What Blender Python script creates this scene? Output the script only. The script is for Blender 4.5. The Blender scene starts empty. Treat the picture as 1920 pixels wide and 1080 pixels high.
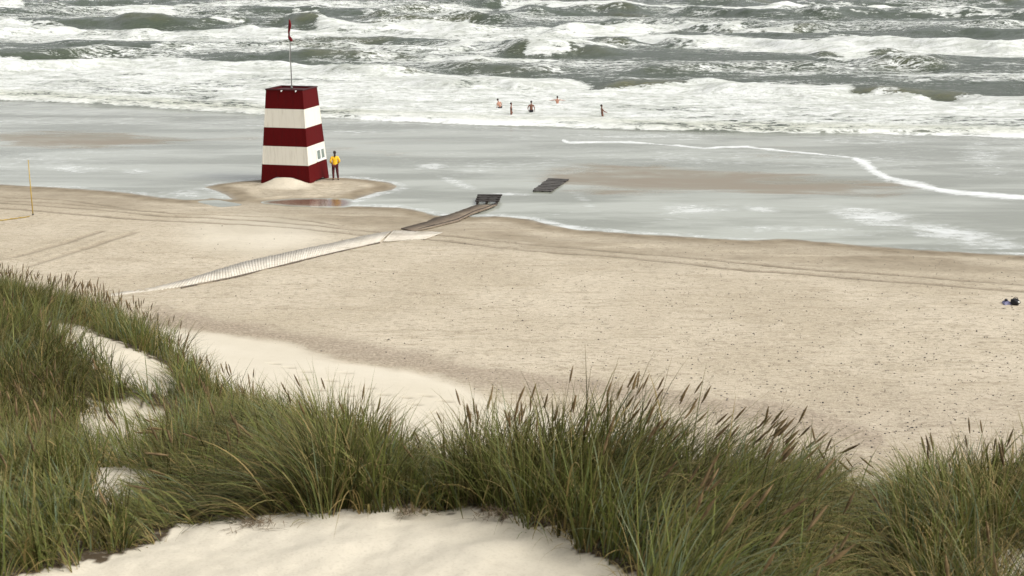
import bpy, bmesh, math, random
import numpy as np
from mathutils import Vector, Matrix
R = math.radians
random.seed(7); rng = np.random.default_rng(11)
scene = bpy.context.scene

# ------------------------------------------------------------------ camera, sky, sun, exposure
H = 13.0; F = 2400.0; PITCH = R(14.04)
cam_d = bpy.data.cameras.new('camera'); cam = bpy.data.objects.new('camera', cam_d)
scene.collection.objects.link(cam); scene.camera = cam
cam.location = (0, 0, H); cam.rotation_euler = (R(90) - PITCH, 0, 0)
cam_d.sensor_width = 36; cam_d.lens = 36 * F / 1920; cam_d.clip_end = 20000; cam_d.clip_start = 0.1
cam_d.dof.use_dof = True; cam_d.dof.focus_distance = 80; cam_d.dof.aperture_fstop = 6.3

SUN_EL, SUN_AZ = R(44), R(113)        # azimuth clockwise from +Y: sun to the right and a little behind
w = bpy.data.worlds.new('World'); scene.world = w; w.use_nodes = True
nt = w.node_tree; nt.nodes.clear()
sky = nt.nodes.new('ShaderNodeTexSky'); sky.sky_type = 'NISHITA'; sky.sun_disc = False
sky.sun_elevation = SUN_EL; sky.sun_rotation = SUN_AZ; sky.air_density = 1.0; sky.dust_density = 4.0; sky.ozone_density = 1.0
hs = nt.nodes.new('ShaderNodeHueSaturation'); hs.inputs['Saturation'].default_value = 0.12
bg = nt.nodes.new('ShaderNodeBackground'); bg.inputs['Strength'].default_value = 0.15
wo = nt.nodes.new('ShaderNodeOutputWorld')
nt.links.new(sky.outputs[0], hs.inputs['Color']); nt.links.new(hs.outputs[0], bg.inputs[0]); nt.links.new(bg.outputs[0], wo.inputs[0])
sd_ = bpy.data.lights.new('sun', 'SUN'); sun = bpy.data.objects.new('sun', sd_); scene.collection.objects.link(sun)
sd_.energy = 1.5; sd_.angle = R(20); sd_.color = (1, 0.95, 0.87)
sv = Vector((math.sin(SUN_AZ) * math.cos(SUN_EL), math.cos(SUN_AZ) * math.cos(SUN_EL), math.sin(SUN_EL)))
sun.rotation_euler = sv.to_track_quat('Z', 'Y').to_euler(); sun.location = (0, 0, 60)
vs = scene.view_settings; vs.view_transform = 'Standard'; vs.look = 'None'; vs.exposure = 0.35; vs.gamma = 1

# ------------------------------------------------------------------ numpy helpers
def px2g(px, py, z=0.0):
    """pixel of the photograph -> point on the level z"""
    px = np.asarray(px, float); py = np.asarray(py, float)
    cx = (px - 960) / F; cy = (540 - py) / F
    dy = math.cos(PITCH) + cy * math.sin(PITCH); dz = -math.sin(PITCH) + cy * math.cos(PITCH)
    t = (z - H) / dz
    return cx * t, dy * t
def w2px(x, y, z):
    dz = z - H
    dep = y * math.cos(PITCH) - dz * math.sin(PITCH); up = y * math.sin(PITCH) + dz * math.cos(PITCH)
    dep = np.maximum(dep, 0.05)
    return 960 + F * x / dep, 540 - F * up / dep
def _hash(ix, iy, s):
    h = (ix.astype(np.int64) * 374761393 + iy.astype(np.int64) * 668265263 + s * 1442695041) & 0x7fffffff
    h = ((h ^ (h >> 13)) * 1274126177) & 0x7fffffff
    return ((h ^ (h >> 16)) & 0xffff) / 65535.0
def vnoise(x, y, s=0):
    ix = np.floor(x); iy = np.floor(y); fx = x - ix; fy = y - iy
    fx = fx * fx * fx * (fx * (fx * 6 - 15) + 10); fy = fy * fy * fy * (fy * (fy * 6 - 15) + 10)
    a = _hash(ix, iy, s); b = _hash(ix + 1, iy, s); c = _hash(ix, iy + 1, s); d = _hash(ix + 1, iy + 1, s)
    return ((a * (1 - fx) + b * fx) * (1 - fy) + (c * (1 - fx) + d * fx) * fy) * 2 - 1
def fbm(x, y, s=0, o=4, g=0.5):
    r = 0; a = 1; t = 0
    for k in range(o):
        r = r + a * vnoise(x * 2 ** k + 17.3 * k, y * 2 ** k - 9.1 * k, s + k); t += a; a *= g
    return r / t
def sstep(a, b, v):
    t = np.clip((v - a) / (b - a), 0, 1); return t * t * (3 - 2 * t)
def segdist(x, y, pts):
    """distance of points to a polyline"""
    best = np.full(x.shape, 1e9)
    for (x0, y0), (x1, y1) in zip(pts[:-1], pts[1:]):
        dx, dy = x1 - x0, y1 - y0; L = dx * dx + dy * dy + 1e-12
        t = np.clip(((x - x0) * dx + (y - y0) * dy) / L, 0, 1)
        best = np.minimum(best, np.hypot(x - x0 - t * dx, y - y0 - t * dy))
    return best
def inpoly(x, y, pts):
    ins = np.zeros(x.shape, bool); n = len(pts)
    for i in range(n):
        x0, y0 = pts[i]; x1, y1 = pts[(i + 1) % n]
        if y0 == y1: continue
        c = ((y0 > y) != (y1 > y)) & (x < (x1 - x0) * (y - y0) / (y1 - y0) + x0)
        ins ^= c
    return ins
def signed(x, y, pts):
    d = segdist(x, y, list(pts) + [pts[0]])
    return np.where(inpoly(x, y, pts), d, -d)
def G(pts, z=0.0): return [tuple(float(v) for v in px2g(a, b, z)) for a, b in pts]

# ------------------------------------------------------------------ terrain
LAND = G([(-900, 318), (-200, 335), (0, 346), (100, 351), (200, 358), (250, 363), (300, 371), (350, 374), (384, 374), (396, 371), (420, 374), (470, 372),
          (560, 376), (640, 386), (700, 388), (750, 389), (790, 396), (816, 404), (850, 407), (885, 407), (930, 405), (990, 411), (1040, 424), (1100, 432),
          (1200, 439), (1300, 445), (1400, 450), (1480, 448), (1560, 455), (1640, 463), (1760, 470), (1920, 479), (2300, 498), (3400, 540)]) + [(90, 10), (-140, 10)]
MOUND = G([(384, 351), (410, 345), (450, 340), (500, 336), (560, 333), (640, 333), (690, 337), (725, 342), (746, 349), (735, 356), (706, 361), (682, 368), (655, 377), (600, 380), (500, 384), (450, 382), (440, 376), (428, 366), (405, 357)])
PUDDLE = G([(512, 379), (545, 376), (600, 375), (640, 376), (646, 380), (640, 385), (600, 385), (550, 383)])
PUDDLE2 = G([(384, 378), (402, 377), (440, 384), (418, 386)])
FOOTL = G([(-900, 600), (0, 612), (250, 615), (380, 625), (600, 668), (760, 702), (880, 742), (1100, 790), (1300, 830), (1600, 900), (2200, 960)], 0.3)
fx_ = np.array([p[0] for p in FOOTL]); fy_ = np.array([p[1] for p in FOOTL])
EDX = np.array([-60, -30, -17, -12.6, -9.0, -6.2, -4.2, -2.7, -1.9, -1.2, 0, 1.5, 3.2, 6, 40.])
EDY = np.array([46, 37, 32, 28.5, 23.5, 19.2, 16, 13.2, 11.6, 10.4, 10.1, 9.9, 9.7, 10, 12.])
TRACKS = [([(960, 452), (1260, 477.5), (1510, 502), (1710, 515), (1920, 532), (2400, 570)], .16),
          ([(960, 465), (1160, 480), (1360, 502), (1510, 513), (1920, 546), (2400, 588)], .16),
          ([(-300, 365), (0, 378), (125, 387), (236, 394), (305, 402), (389, 406), (480, 411), (700, 430), (830, 440), (960, 452)], .15),
          ([(-300, 378), (0, 390), (111, 399), (250, 408), (375, 415), (520, 423), (700, 441), (840, 452), (960, 465)], .15),
          ([(0, 366), (125, 371), (236, 387), (305, 394)], .13), ([(28, 488), (125, 458), (192, 435)], .2), ([(55, 505), (155, 472), (250, 438)], .2),
          ([(-40, 372), (120, 379), (330, 397), (520, 405), (640, 420)], .1)]
PRINTS = [(515, 682), (542, 689), (572, 697), (570, 711), (620, 714), (647, 724), (692, 728), (719, 740), (762, 745), (778, 758), (692, 758), (725, 767), (800, 742), (835, 752), (655, 742), (745, 782), (600, 731),
          (648, 699), (816, 775), (760, 800)]
def gz_base(x, y):
    ye = np.interp(x, EDX, EDY); sl = (np.interp(x + .3, EDX, EDY) - np.interp(x - .3, EDX, EDY)) / .6
    d = (y - ye) / np.sqrt(1 + sl * sl)
    P = H - (2.5 + 0.155 * y)
    P = P + 0.10 * fbm(x * .5, y * .5, 3, 3) + 0.5 * fbm(x * .12 + 5, y * .12, 4, 2) * sstep(10, 18, y)
    P = P - 0.75 * np.exp(-(((x + 4.3) / 1.6) ** 2 + ((y - 13.5) / 2.6) ** 2))      # hollow on the left shoulder
    soft = 0.45
    sp = np.where(d > 6, d, soft * np.log1p(np.exp(np.clip(d, -20, 6) / soft)))
    dune = P - 0.66 * sp
    yb = np.interp(x, fx_, fy_)
    foot = 0.10 * np.maximum(0, yb - y) ** 1.05
    sd = signed(x, y, LAND)
    sm = signed(x, y, MOUND)
    z1 = np.where(sd > 0, 0.028 * sd, np.maximum(0.05 * sd, -1.2)); z1 = np.minimum(z1, .32 + .004 * np.maximum(sd, 0))
    z2 = np.where(sm > 0, 0.075 * sm, np.maximum(0.06 * sm, -1.2)); z2 = np.minimum(z2, .07)
    b = np.maximum(z1, z2) + foot
    near = sstep(-3, 1.5, np.maximum(sd, sm))
    b = b + near * (0.010 * fbm(x * .9, y * .9, 8, 3) + 0.03 * fbm(x * .12, y * .12, 9, 3) * sstep(1, 6, sd))
    b = b + (1 - near) * 0.0
    p1 = signed(x, y, PUDDLE); p2 = signed(x, y, PUDDLE2)
    b = np.where(p1 > -1.2, np.minimum(b, 0.03 - 0.13 * sstep(-1.2, .5, p1)), b)
    b = np.where(p2 > -.8, np.minimum(b, 0.03 - 0.1 * sstep(-.8, .3, p2)), b)
    k = 0.35; m = np.maximum(dune, b)
    return m + k * np.exp(-np.abs(dune - b) / k) * .5, sd, sm, dune - b, p1
TX, TY = px2g(549, 340, .25); TX = float(TX); TY = float(TY)       # tower neighbourhood
def gz(x, y, detail=True):
    x = np.asarray(x, float); y = np.asarray(y, float)
    z, sd, sm, du, p1 = gz_base(x, y)
    # sand heaped against the tower
    z = z + 0.50 * np.exp(-(((x - (TX - .42)) / 1.3) ** 2 + ((y - (TY - .75)) / .85) ** 2) ** 1.3) + .04 * np.exp(-(((x - TX - 2.2) / 2.2) ** 2 + ((y - TY) / 1.6) ** 2))
    if detail:
        z = z + .03 * fbm(x * 1.6, y * 1.6, 31, 3) * sstep(0.2, 1.2, sm) * (p1 < -1)
    return z, sd, sm, du, p1
def ground(x, y): return float(gz(np.array([x]), np.array([y]))[0][0])
def hit(px, py):
    """march the ray of a pixel until it meets the terrain"""
    t = np.linspace(5, 130, 2500)
    cx = (px - 960) / F; cy = (540 - py) / F
    dy = math.cos(PITCH) + cy * math.sin(PITCH); dz = -math.sin(PITCH) + cy * math.cos(PITCH)
    z = gz(cx * t, dy * t, False)[0]; i = int(np.argmax(H + dz * t < z)); t = t[i]
    return cx * t, dy * t, ground(cx * t, dy * t)

# ------------------------------------------------------------------ object helpers
C = scene.collection
def tag(o, label=None, cat=None, group=None, kind=None):
    if label: o['label'] = label
    if cat: o['category'] = cat
    if group: o['group'] = group
    if kind: o['kind'] = kind
    return o
def empty(name, loc=(0, 0, 0), rz=0.0):
    o = bpy.data.objects.new(name, None); C.objects.link(o); o.location = loc; o.rotation_euler = (0, 0, rz); return o
def np_mesh(name, verts, faces, mat, parent=None, attrs=None, smooth=True):
    """faces: (n,4) or (n,3) int array"""
    me = bpy.data.meshes.new(name); verts = np.asarray(verts, np.float32); faces = np.asarray(faces, np.int32)
    k = faces.shape[1]; n = len(faces)
    me.vertices.add(len(verts)); me.vertices.foreach_set('co', verts.ravel())
    me.loops.add(n * k); me.loops.foreach_set('vertex_index', faces.ravel())
    me.polygons.add(n); me.polygons.foreach_set('loop_start', np.arange(0, n * k, k, dtype=np.int32))
    me.update(calc_edges=True)
    if smooth: me.polygons.foreach_set('use_smooth', np.ones(n, bool))
    for a, v in (attrs or {}).items():
        at = me.attributes.new(a, 'FLOAT', 'POINT'); at.data.foreach_set('value', np.asarray(v, np.float32).ravel())
    me.materials.append(mat)
    o = bpy.data.objects.new(name, me); C.objects.link(o); o.parent = parent
    return o
def bm_obj(name, bm, mats, parent=None, smooth=False):
    me = bpy.data.meshes.new(name); bmesh.ops.recalc_face_normals(bm, faces=bm.faces); bm.to_mesh(me); bm.free()
    for m in (mats if isinstance(mats, (list, tuple)) else [mats]): me.materials.append(m)
    if smooth:
        for p in me.polygons: p.use_smooth = True
    o = bpy.data.objects.new(name, me); C.objects.link(o); o.parent = parent; return o
def add_box(bm, c, s, rz=0.0, rx=0.0, ry=0.0, bev=0.0, mi=0):
    r = bmesh.ops.create_cube(bm, size=1.0); vs_ = r['verts']
    M = Matrix.Translation(c) @ Matrix.Rotation(rz, 4, 'Z') @ Matrix.Rotation(ry, 4, 'Y') @ Matrix.Rotation(rx, 4, 'X') @ Matrix.Diagonal((s[0], s[1], s[2], 1))
    bmesh.ops.transform(bm, matrix=M, verts=vs_)
    fs = {f for v in vs_ for f in v.link_faces}
    for f in fs: f.material_index = mi
    if bev:
        es = list({e for v in vs_ for e in v.link_edges}); bmesh.ops.bevel(bm, geom=es, offset=bev, segments=1, affect='EDGES')
def add_tube(bm, pts, rad, n=8, cap=True):
    rings = []
    rads = rad if isinstance(rad, (list, tuple)) else [rad] * len(pts)
    for i, p in enumerate(pts):
        p = Vector(p); a = Vector(pts[max(i - 1, 0)]); b = Vector(pts[min(i + 1, len(pts) - 1)])
        t = (b - a).normalized(); u = t.cross(Vector((0, 0, 1))); u = u if u.length > .05 else Vector((1, 0, 0)); u.normalize(); v = t.cross(u)
        rings.append([bm.verts.new(p + (u * math.cos(2 * math.pi * k / n) + v * math.sin(2 * math.pi * k / n)) * rads[i]) for k in range(n)])
    for A, B in zip(rings[:-1], rings[1:]):
        for k in range(n): bm.faces.new((A[k], A[(k + 1) % n], B[(k + 1) % n], B[k]))
    if cap: bm.faces.new(rings[0]); bm.faces.new(rings[-1])
def add_ball(bm, c, s, seg=10, rot=None):
    r = bmesh.ops.create_uvsphere(bm, u_segments=seg, v_segments=max(6, seg - 2), radius=1)
    M = Matrix.Translation(c) @ (rot or Matrix()) @ Matrix.Diagonal((s[0], s[1], s[2], 1)); bmesh.ops.transform(bm, matrix=M, verts=r['verts'])
    return r['verts']

# ------------------------------------------------------------------ materials
class NT:
    def __init__(s, name):
        s.m = bpy.data.materials.new(name); s.m.use_nodes = True; s.t = s.m.node_tree; s.t.nodes.clear()
        s.out = s.n('ShaderNodeOutputMaterial'); s.p = s.n('ShaderNodeBsdfPrincipled'); s.l(s.p.outputs[0], s.out.inputs[0])
    def n(s, k, **kw):
        x = s.t.nodes.new(k)
        for a, b in kw.items(): setattr(x, a, b)
        return x
    def l(s, a, b): s.t.links.new(a, b)
    def set(s, inp, v):
        if hasattr(v, 'is_linked') or isinstance(v, bpy.types.NodeSocket): s.l(v, inp)
        else: inp.default_value = v
    def pos(s, scale=(1, 1, 1)):
        g = s.n('ShaderNodeNewGeometry'); m = s.n('ShaderNodeMapping'); m.inputs['Scale'].default_value = scale; s.l(g.outputs['Position'], m.inputs[0]); return m.outputs[0]
    def obj(s, scale=(1, 1, 1)):
        g = s.n('ShaderNodeTexCoord'); m = s.n('ShaderNodeMapping'); m.inputs['Scale'].default_value = scale; s.l(g.outputs['Object'], m.inputs[0]); return m.outputs[0]
    def noise(s, vec, scale, det=4, rough=.55, dist=0.0):
        x = s.n('ShaderNodeTexNoise'); s.l(vec, x.inputs['Vector']); x.inputs['Scale'].default_value = scale; x.inputs['Detail'].default_value = det
        x.inputs['Roughness'].default_value = rough; x.inputs['Distortion'].default_value = dist; return x.outputs['Fac']
    def vor(s, vec, scale, feat='F1'):
        x = s.n('ShaderNodeTexVoronoi', feature=feat); s.l(vec, x.inputs['Vector']); x.inputs['Scale'].default_value = scale; return x
    def mr(s, v, a, b, c=0.0, d=1.0, smooth=True):
        x = s.n('ShaderNodeMapRange'); x.interpolation_type = 'SMOOTHSTEP' if smooth else 'LINEAR'
        s.set(x.inputs[0], v); x.inputs[1].default_value = a; x.inputs[2].default_value = b; x.inputs[3].default_value = c; x.inputs[4].default_value = d; return x.outputs[0]
    def math(s, op, a, b=0.0, c=0.0):
        x = s.n('ShaderNodeMath', operation=op); s.set(x.inputs[0], a); s.set(x.inputs[1], b); s.set(x.inputs[2], c); return x.outputs[0]
    def mix(s, f, a, b):
        x = s.n('ShaderNodeMix', data_type='RGBA'); s.set(x.inputs[0], f)
        s.set(x.inputs[6], a if not isinstance(a, tuple) else (*a, 1)); s.set(x.inputs[7], b if not isinstance(b, tuple) else (*b, 1)); return x.outputs[2]
    def attr(s, name):
        x = s.n('ShaderNodeAttribute', attribute_name=name); return x.outputs['Fac']
    def bump(s, h, strength=.5, dist=.02, normal=None):
        x = s.n('ShaderNodeBump'); x.inputs['Strength'].default_value = strength; x.inputs['Distance'].default_value = dist; s.l(h, x.inputs['Height'])
        if normal is not None: s.l(normal, x.inputs['Normal'])
        return x.outputs[0]
    def fin(s, col, rough=.6, normal=None, spec=.5, metal=0.0):
        s.set(s.p.inputs['Base Color'], col if not isinstance(col, tuple) else (*col, 1)); s.set(s.p.inputs['Roughness'], rough)
        s.set(s.p.inputs['Specular IOR Level'], spec); s.p.inputs['Metallic'].default_value = metal
        if normal is not None: s.l(normal, s.p.inputs['Normal'])
        return s.m
def simple(name, col, rough=.6, var=.15, scale=8, spec=.5, metal=0.0, bump=.0):
    t = NT(name); v = t.obj(); n = t.noise(v, scale, 5)
    d = tuple(c * (1 - var) for c in col); b = tuple(min(1, c * (1 + var)) for c in col)
    c = t.mix(t.mr(n, .3, .7), d, b)
    return t.fin(c, rough, t.bump(n, bump, .01) if bump else None, spec, metal)

def sand_material():
    t = NT('sand'); p = t.pos(); wet = t.attr('wet'); dune = t.attr('dune'); dark = t.attr('dark'); grav = t.attr('gravel')
    big = t.noise(p, .16, 5, .6); med = t.noise(p, 1.1, 5, .6); fine = t.noise(p, 9, 6, .7); grain = t.noise(p, 45, 3, .6)
    st = t.noise(t.pos((.35, 1.6, 1)), 1.2, 5, .65)
    dry = t.mix(t.mr(big, .35, .65), (.46, .395, .29), (.56, .49, .375))
    dry = t.mix(t.mr(st, .50, .68, 0, .62), dry, (.36, .30, .21))
    dry = t.mix(t.mr(med, .56, .74, 0, .5), dry, (.62, .55, .43))
    dry = t.mix(t.mr(t.noise(t.pos((.6, 1.3, 1)), 5.5, 6, .72), .49, .64, 0, .75), dry, (.27, .225, .16)); dry = t.mix(t.mr(fine, .52, .68, 0, .5), dry, (.66, .58, .45)); dry = t.mix(t.mr(t.noise(p, 24, 4, .7), .50, .66, 0, .5), dry, (.25, .20, .14)); dry = t.mix(t.mr(t.noise(p, 17, 4, .7), .54, .70, 0, .6), dry, (.70, .63, .50))
    # shell and pebble specks
    v = t.vor(p, 9.0); sp = t.math('MULTIPLY', t.mr(v.outputs['Distance'], .10, .19, 1, 0), t.mr(t.noise(p, .35, 3), .44, .60))
    sepc = t.n('ShaderNodeSeparateColor'); t.l(v.outputs['Color'], sepc.inputs[0])
    sp = t.math('MULTIPLY', sp, t.mr(sepc.outputs[0], .35, .5)); sp = t.math('MULTIPLY', sp, t.math('SUBTRACT', 1.0, dune))
    dry = t.mix(t.math('MULTIPLY', sp, .75), dry, (.10, .085, .065))
    dry = t.mix(t.math('MULTIPLY', grav, .75), dry, t.mix(t.mr(fine, .4, .6), (.23, .185, .135), (.40, .33, .25)))
    dn = t.mix(t.mr(big, .35, .65), (.585, .53, .42), (.645, .59, .48))
    dn = t.mix(t.mr(grain, .48, .72, 0, .38), dn, (.42, .37, .28))
    dn = t.mix(t.mr(t.noise(p, 3.5, 5, .6), .52, .75, 0, .25), dn, (.50, .44, .34))
    dry = t.mix(dune, dry, dn)
    dry = t.mix(dark, dry, (.20, .165, .115)); lit = t.attr('litter_shade'); dry = t.mix(t.math('MULTIPLY', lit, t.mr(t.noise(p, 14, 5, .7), .25, .5, .55, 1.0)), dry, (.060, .042, .022))  # dead-leaf brown kept very dark, painting shade into the gaps between blades
    wetc = t.mix(t.mr(med, .35, .65), (.205, .165, .11), (.29, .24, .165))
    wf = t.mr(t.math('ADD', wet, t.math('MULTIPLY', t.math('SUBTRACT', big, .5), .5)), .25, .75)
    col = t.mix(wf, dry, wetc); col = t.mix(t.math('MULTIPLY', t.attr('rut'), .8), col, (.15, .12, .08))
    rough = t.mr(t.math('MULTIPLY', wet, 1.0), .75, 1.0, .95, .35)
    h = t.math('ADD', t.math('MULTIPLY', fine, .7), t.math('MULTIPLY', med, 1.0)); h = t.math('MULTIPLY', h, t.math('SUBTRACT', 1.15, t.math('MAXIMUM', wet, t.math('MULTIPLY', dune, .90))))
    b = t.bump(h, .8, .05); b = t.bump(grain, .35, .006, b)
    return t.fin(col, rough, b, .3)

def sea_material():
    t = NT('sea_water'); p = t.pos(); f = t.attr('foam'); thin = t.attr('thin'); olive = t.attr('olive'); deep = t.attr('deep')
    n1 = t.noise(t.pos((.55, 1, 1)), .55, 8, .68, .6); n2 = t.noise(t.pos((.7, 1, 1)), 2.2, 6, .65, .3); n3 = t.noise(p, 9, 4, .6)
    str_ = t.noise(t.pos((.16, .5, 1)), .7, 8, .7, 1.2)
    nn = t.math('ADD', t.math('MULTIPLY', n1, .42), t.math('ADD', t.math('MULTIPLY', n2, .28), t.math('MULTIPLY', str_, .3)))
    rid = t.math('SUBTRACT', 1.0, t.math('ABSOLUTE', t.math('SUBTRACT', t.math('MULTIPLY', t.noise(t.pos((.45, .8, 1)), .9, 6, .62, 1.4), 2.0), 1.0)))
    rid = t.mr(rid, .80, .99, 0, 1)
    fm = t.math('ADD', f, t.math('MULTIPLY', t.math('SUBTRACT', nn, .5), 2.5)); fm = t.math('ADD', fm, t.math('MULTIPLY', rid, t.math('MULTIPLY', .34, t.mr(f, .05, .35))))
    fm = t.mr(fm, .38, .80)
    shal = t.mix(t.mr(t.noise(t.pos((.05, .22, 1)), 1.0, 6, .6, .5), .38, .62), (.22, .23, .18), (.40, .415, .355))
    pud = t.attr('puddle'); shal = t.mix(pud, shal, (.15, .08, .055))  # reddish brown paints part of the tower's red reflection into the puddle
    body = t.mix(deep, shal, (.058, .076, .048))
    body = t.mix(t.math('MULTIPLY', deep, t.mr(str_, .5, .7, 0, .5)), body, (.115, .13, .11))
    body = t.mix(t.math('MULTIPLY', olive, t.mr(n1, .35, .6, .25, .8)), body, (.15, .145, .065))
    tn = t.math('ADD', thin, t.math('MULTIPLY', t.math('SUBTRACT', t.noise(t.pos((.25, .7, 1)), .5, 7, .72, 1.2), .5), 2.6))
    tm = t.math('MULTIPLY', t.mr(tn, .3, 1.05), t.math('SUBTRACT', 1.0, deep))
    body = t.mix(t.math('MULTIPLY', tm, t.mr(str_, .35, .6, .55, 1)), body, (.25, .21, .155))
    grn = t.attr('cream')
    foam = t.mix(t.mr(n2, .38, .56), (.50, .52, .46), (.80, .82, .78))
    foam = t.mix(t.mr(n1, .42, .58, 0, .75), foam, (.90, .91, .89))
    foam = t.mix(t.math('MULTIPLY', t.mr(str_, .42, .54, 1, 0), .5), foam, (.36, .38, .32))
    foam = t.mix(t.math('MULTIPLY', grn, .6), foam, t.mix(t.mr(n2, .4, .6), (.36, .38, .25), (.66, .66, .52)))
    foam = t.mix(t.mr(n3, .35, .65, 0, .3), foam, (.45, .47, .42)); foam = t.mix(deep, (.78, .79, .77), foam)
    wn = t.math('ADD', t.math('MULTIPLY', t.noise(t.pos((.35, .9, 1)), .55, 8, .68, 1.8), .6), t.math('MULTIPLY', n2, .4))
    wf = t.math('MULTIPLY', t.mr(t.math('ADD', t.attr('wisp'), t.math('MULTIPLY', t.math('SUBTRACT', wn, .5), 2.0)), .30, 1.0), .85)
    body = t.mix(wf, body, (.78, .80, .79)); fr = t.math('MAXIMUM', fm, t.math('MULTIPLY', wf, .7))
    col = t.mix(fm, body, foam)
    r0 = t.mix(tm, (.10, .10, .10), (.42, .42, .42)); 
    rough = t.mix(fr, r0, (.75, .75, .75))
    hb = t.math('ADD', t.math('MULTIPLY', n2, 1.0), t.math('ADD', t.math('MULTIPLY', n3, .35), t.math('MULTIPLY', n1, 1.3)))
    amt = t.math('ADD', t.math('MULTIPLY', deep, .96), t.math('MULTIPLY', fm, .04)); amt = t.math('ADD', amt, .035)
    b = t.bump(t.math('MULTIPLY', hb, amt), 1.0, .22)
    t.p.inputs['IOR'].default_value = 1.33
    return t.fin(col, rough, b, .5)

def grass_material(name, g0, g1, straw):
    t = NT(name); tint = t.attr('tint'); tt = t.attr('along'); dry = t.attr('dry')
    c = t.mix(t.mr(tint, .0, .7), g0, g1); c = t.mix(t.mr(tint, .72, .95), c, (.145, .195, .115)); c = t.mix(dry, c, straw)
    tipf = t.mr(tt, .72, 1.0, 0, .55); c = t.mix(tipf, c, tuple(s * .8 for s in straw))
    t.set(t.p.inputs['Base Color'], c); t.p.inputs['Roughness'].default_value = .55; t.p.inputs['Specular IOR Level'].default_value = .18
    tr = t.n('ShaderNodeBsdfTranslucent'); t.l(c, tr.inputs[0]); mx = t.n('ShaderNodeMixShader'); mx.inputs[0].default_value = .28
    t.l(t.p.outputs[0], mx.inputs[1]); t.l(tr.outputs[0], mx.inputs[2]); t.l(mx.outputs[0], t.out.inputs[0])
    return t.m
M_sand = sand_material(); M_sea = sea_material()
M_grass = grass_material('grass_blade', (.025, .031, .005), (.145, .178, .042), (.38, .28, .115))
def head_material():
    t = NT('seed_head'); n = t.noise(t.obj(), 60, 5); oi = t.n('ShaderNodeObjectInfo')
    c = t.mix(t.mr(n, .3, .7), (.09, .062, .031), (.23, .16, .078)); c = t.mix(t.mr(oi.outputs['Random'], .6, 1.0, 0, .7), c, (.26, .18, .085))
    return t.fin(c, .9, t.bump(n, .4, .01), .1)
M_head = head_material(); M_head2 = simple('seed_head_far', (.15, .105, .055), .9, .5, 12, .1)
M_red = simple('red_paint', (.080, .0012, .0018), .6, .12, 3, .06)
M_white = simple('cream_paint', (.70, .67, .575), .6, .05, 2, .3)
def paint(name, col, streak, joint):
    t = NT(name); p = t.obj(); st = t.noise(t.obj((5, 5, .5)), 1.6, 6, .65); fn = t.noise(p, 14, 5, .6)
    c = t.mix(t.mr(st, .50, .72, 0, .55), col, streak); c = t.mix(t.mr(fn, .60, .75, 0, .35), c, streak)
    sp = t.n('ShaderNodeSeparateXYZ'); t.l(p, sp.inputs[0]); w_ = t.math('ADD', sp.outputs[0], sp.outputs[1])
    j = t.math('ABSOLUTE', t.math('SUBTRACT', t.math('FRACT', t.math('MULTIPLY', w_, 2.1)), .5)); jm = t.mr(j, .0, .045, 1, 0)
    c = t.mix(t.math('MULTIPLY', jm, .22), c, joint); h = t.math('SUBTRACT', fn, t.math('MULTIPLY', jm, 2.0))
    return t.fin(c, .65, t.bump(h, .4, .01), .12)
M_red = paint('red_paint', (.085, .0013, .002), (.055, .004, .004), (.02, .001, .001))
M_white = paint('cream_paint', (.72, .69, .60), (.55, .51, .42), (.40, .37, .30))
M_roof = simple('dark_roof', (.05, .01, .012), .8, .2, 3)
M_metal = simple('grey_metal', (.16, .16, .15), .45, .2, 5, metal=.6)
M_flag = simple('flag_cloth', (.12, .004, .006), .85, .25, 9, .2)
M_glass = simple('window_glass', (.16, .20, .175), .15, .2, 3, .8)
M_frame = simple('white_frame', (.75, .75, .72), .5, .05)
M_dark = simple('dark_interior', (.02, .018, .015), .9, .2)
def wood(name, a, b, dark, scale=3.0):
    t = NT(name); p = t.obj(); q = t.obj((1, 6, 1)); n = t.noise(q, scale, 6, .6); m = t.noise(p, .8, 4)
    c = t.mix(t.mr(n, .35, .65), a, b); c = t.mix(t.mr(m, .52, .72, 0, .6), c, dark); c = t.mix(t.math('MULTIPLY', t.attr('tint'), .18), c, dark)
    return t.fin(c, .8, t.bump(n, .4, .01), .2)
M_plank = wood('bleached_plank', (.56, .51, .42), (.72, .67, .58), (.36, .31, .235)); M_edge_shade = wood('edge_shade', (.09, .075, .06), (.17, .14, .11), (.40, .34, .25))
M_wetplank = wood('damp_plank', (.13, .10, .075), (.24, .19, .14), (.30, .25, .18))
M_darkplank = wood('soaked_plank', (.022, .018, .016), (.06, .05, .045), (.03, .025, .02))
M_yellow = simple('yellow_plastic', (.42, .28, .04), .5, .1)
M_jacket = simple('yellow_jacket', (.80, .46, .012), .7, .12, 12)
M_trouser = simple('maroon_trousers', (.075, .008, .009), .85, .3, 12)
M_skin = simple('skin', (.40, .20, .13), .55, .1, 10)
M_skind = simple('tanned_skin', (.20, .085, .05), .55, .15, 10)
M_hair = simple('dark_hair', (.025, .014, .010), .7, .3, 30)
M_black = simple('black_cloth', (.012, .012, .016), .8, .3, 10)
M_lilac = simple('lilac_cloth', (.20, .20, .32), .85, .5, 25)
M_pebble = simple('pebble', (.15, .13, .11), .8, .5, 1.5)
M_litter = simple('dead_grass', (.16, .115, .065), .9, .3, 20)

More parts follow.
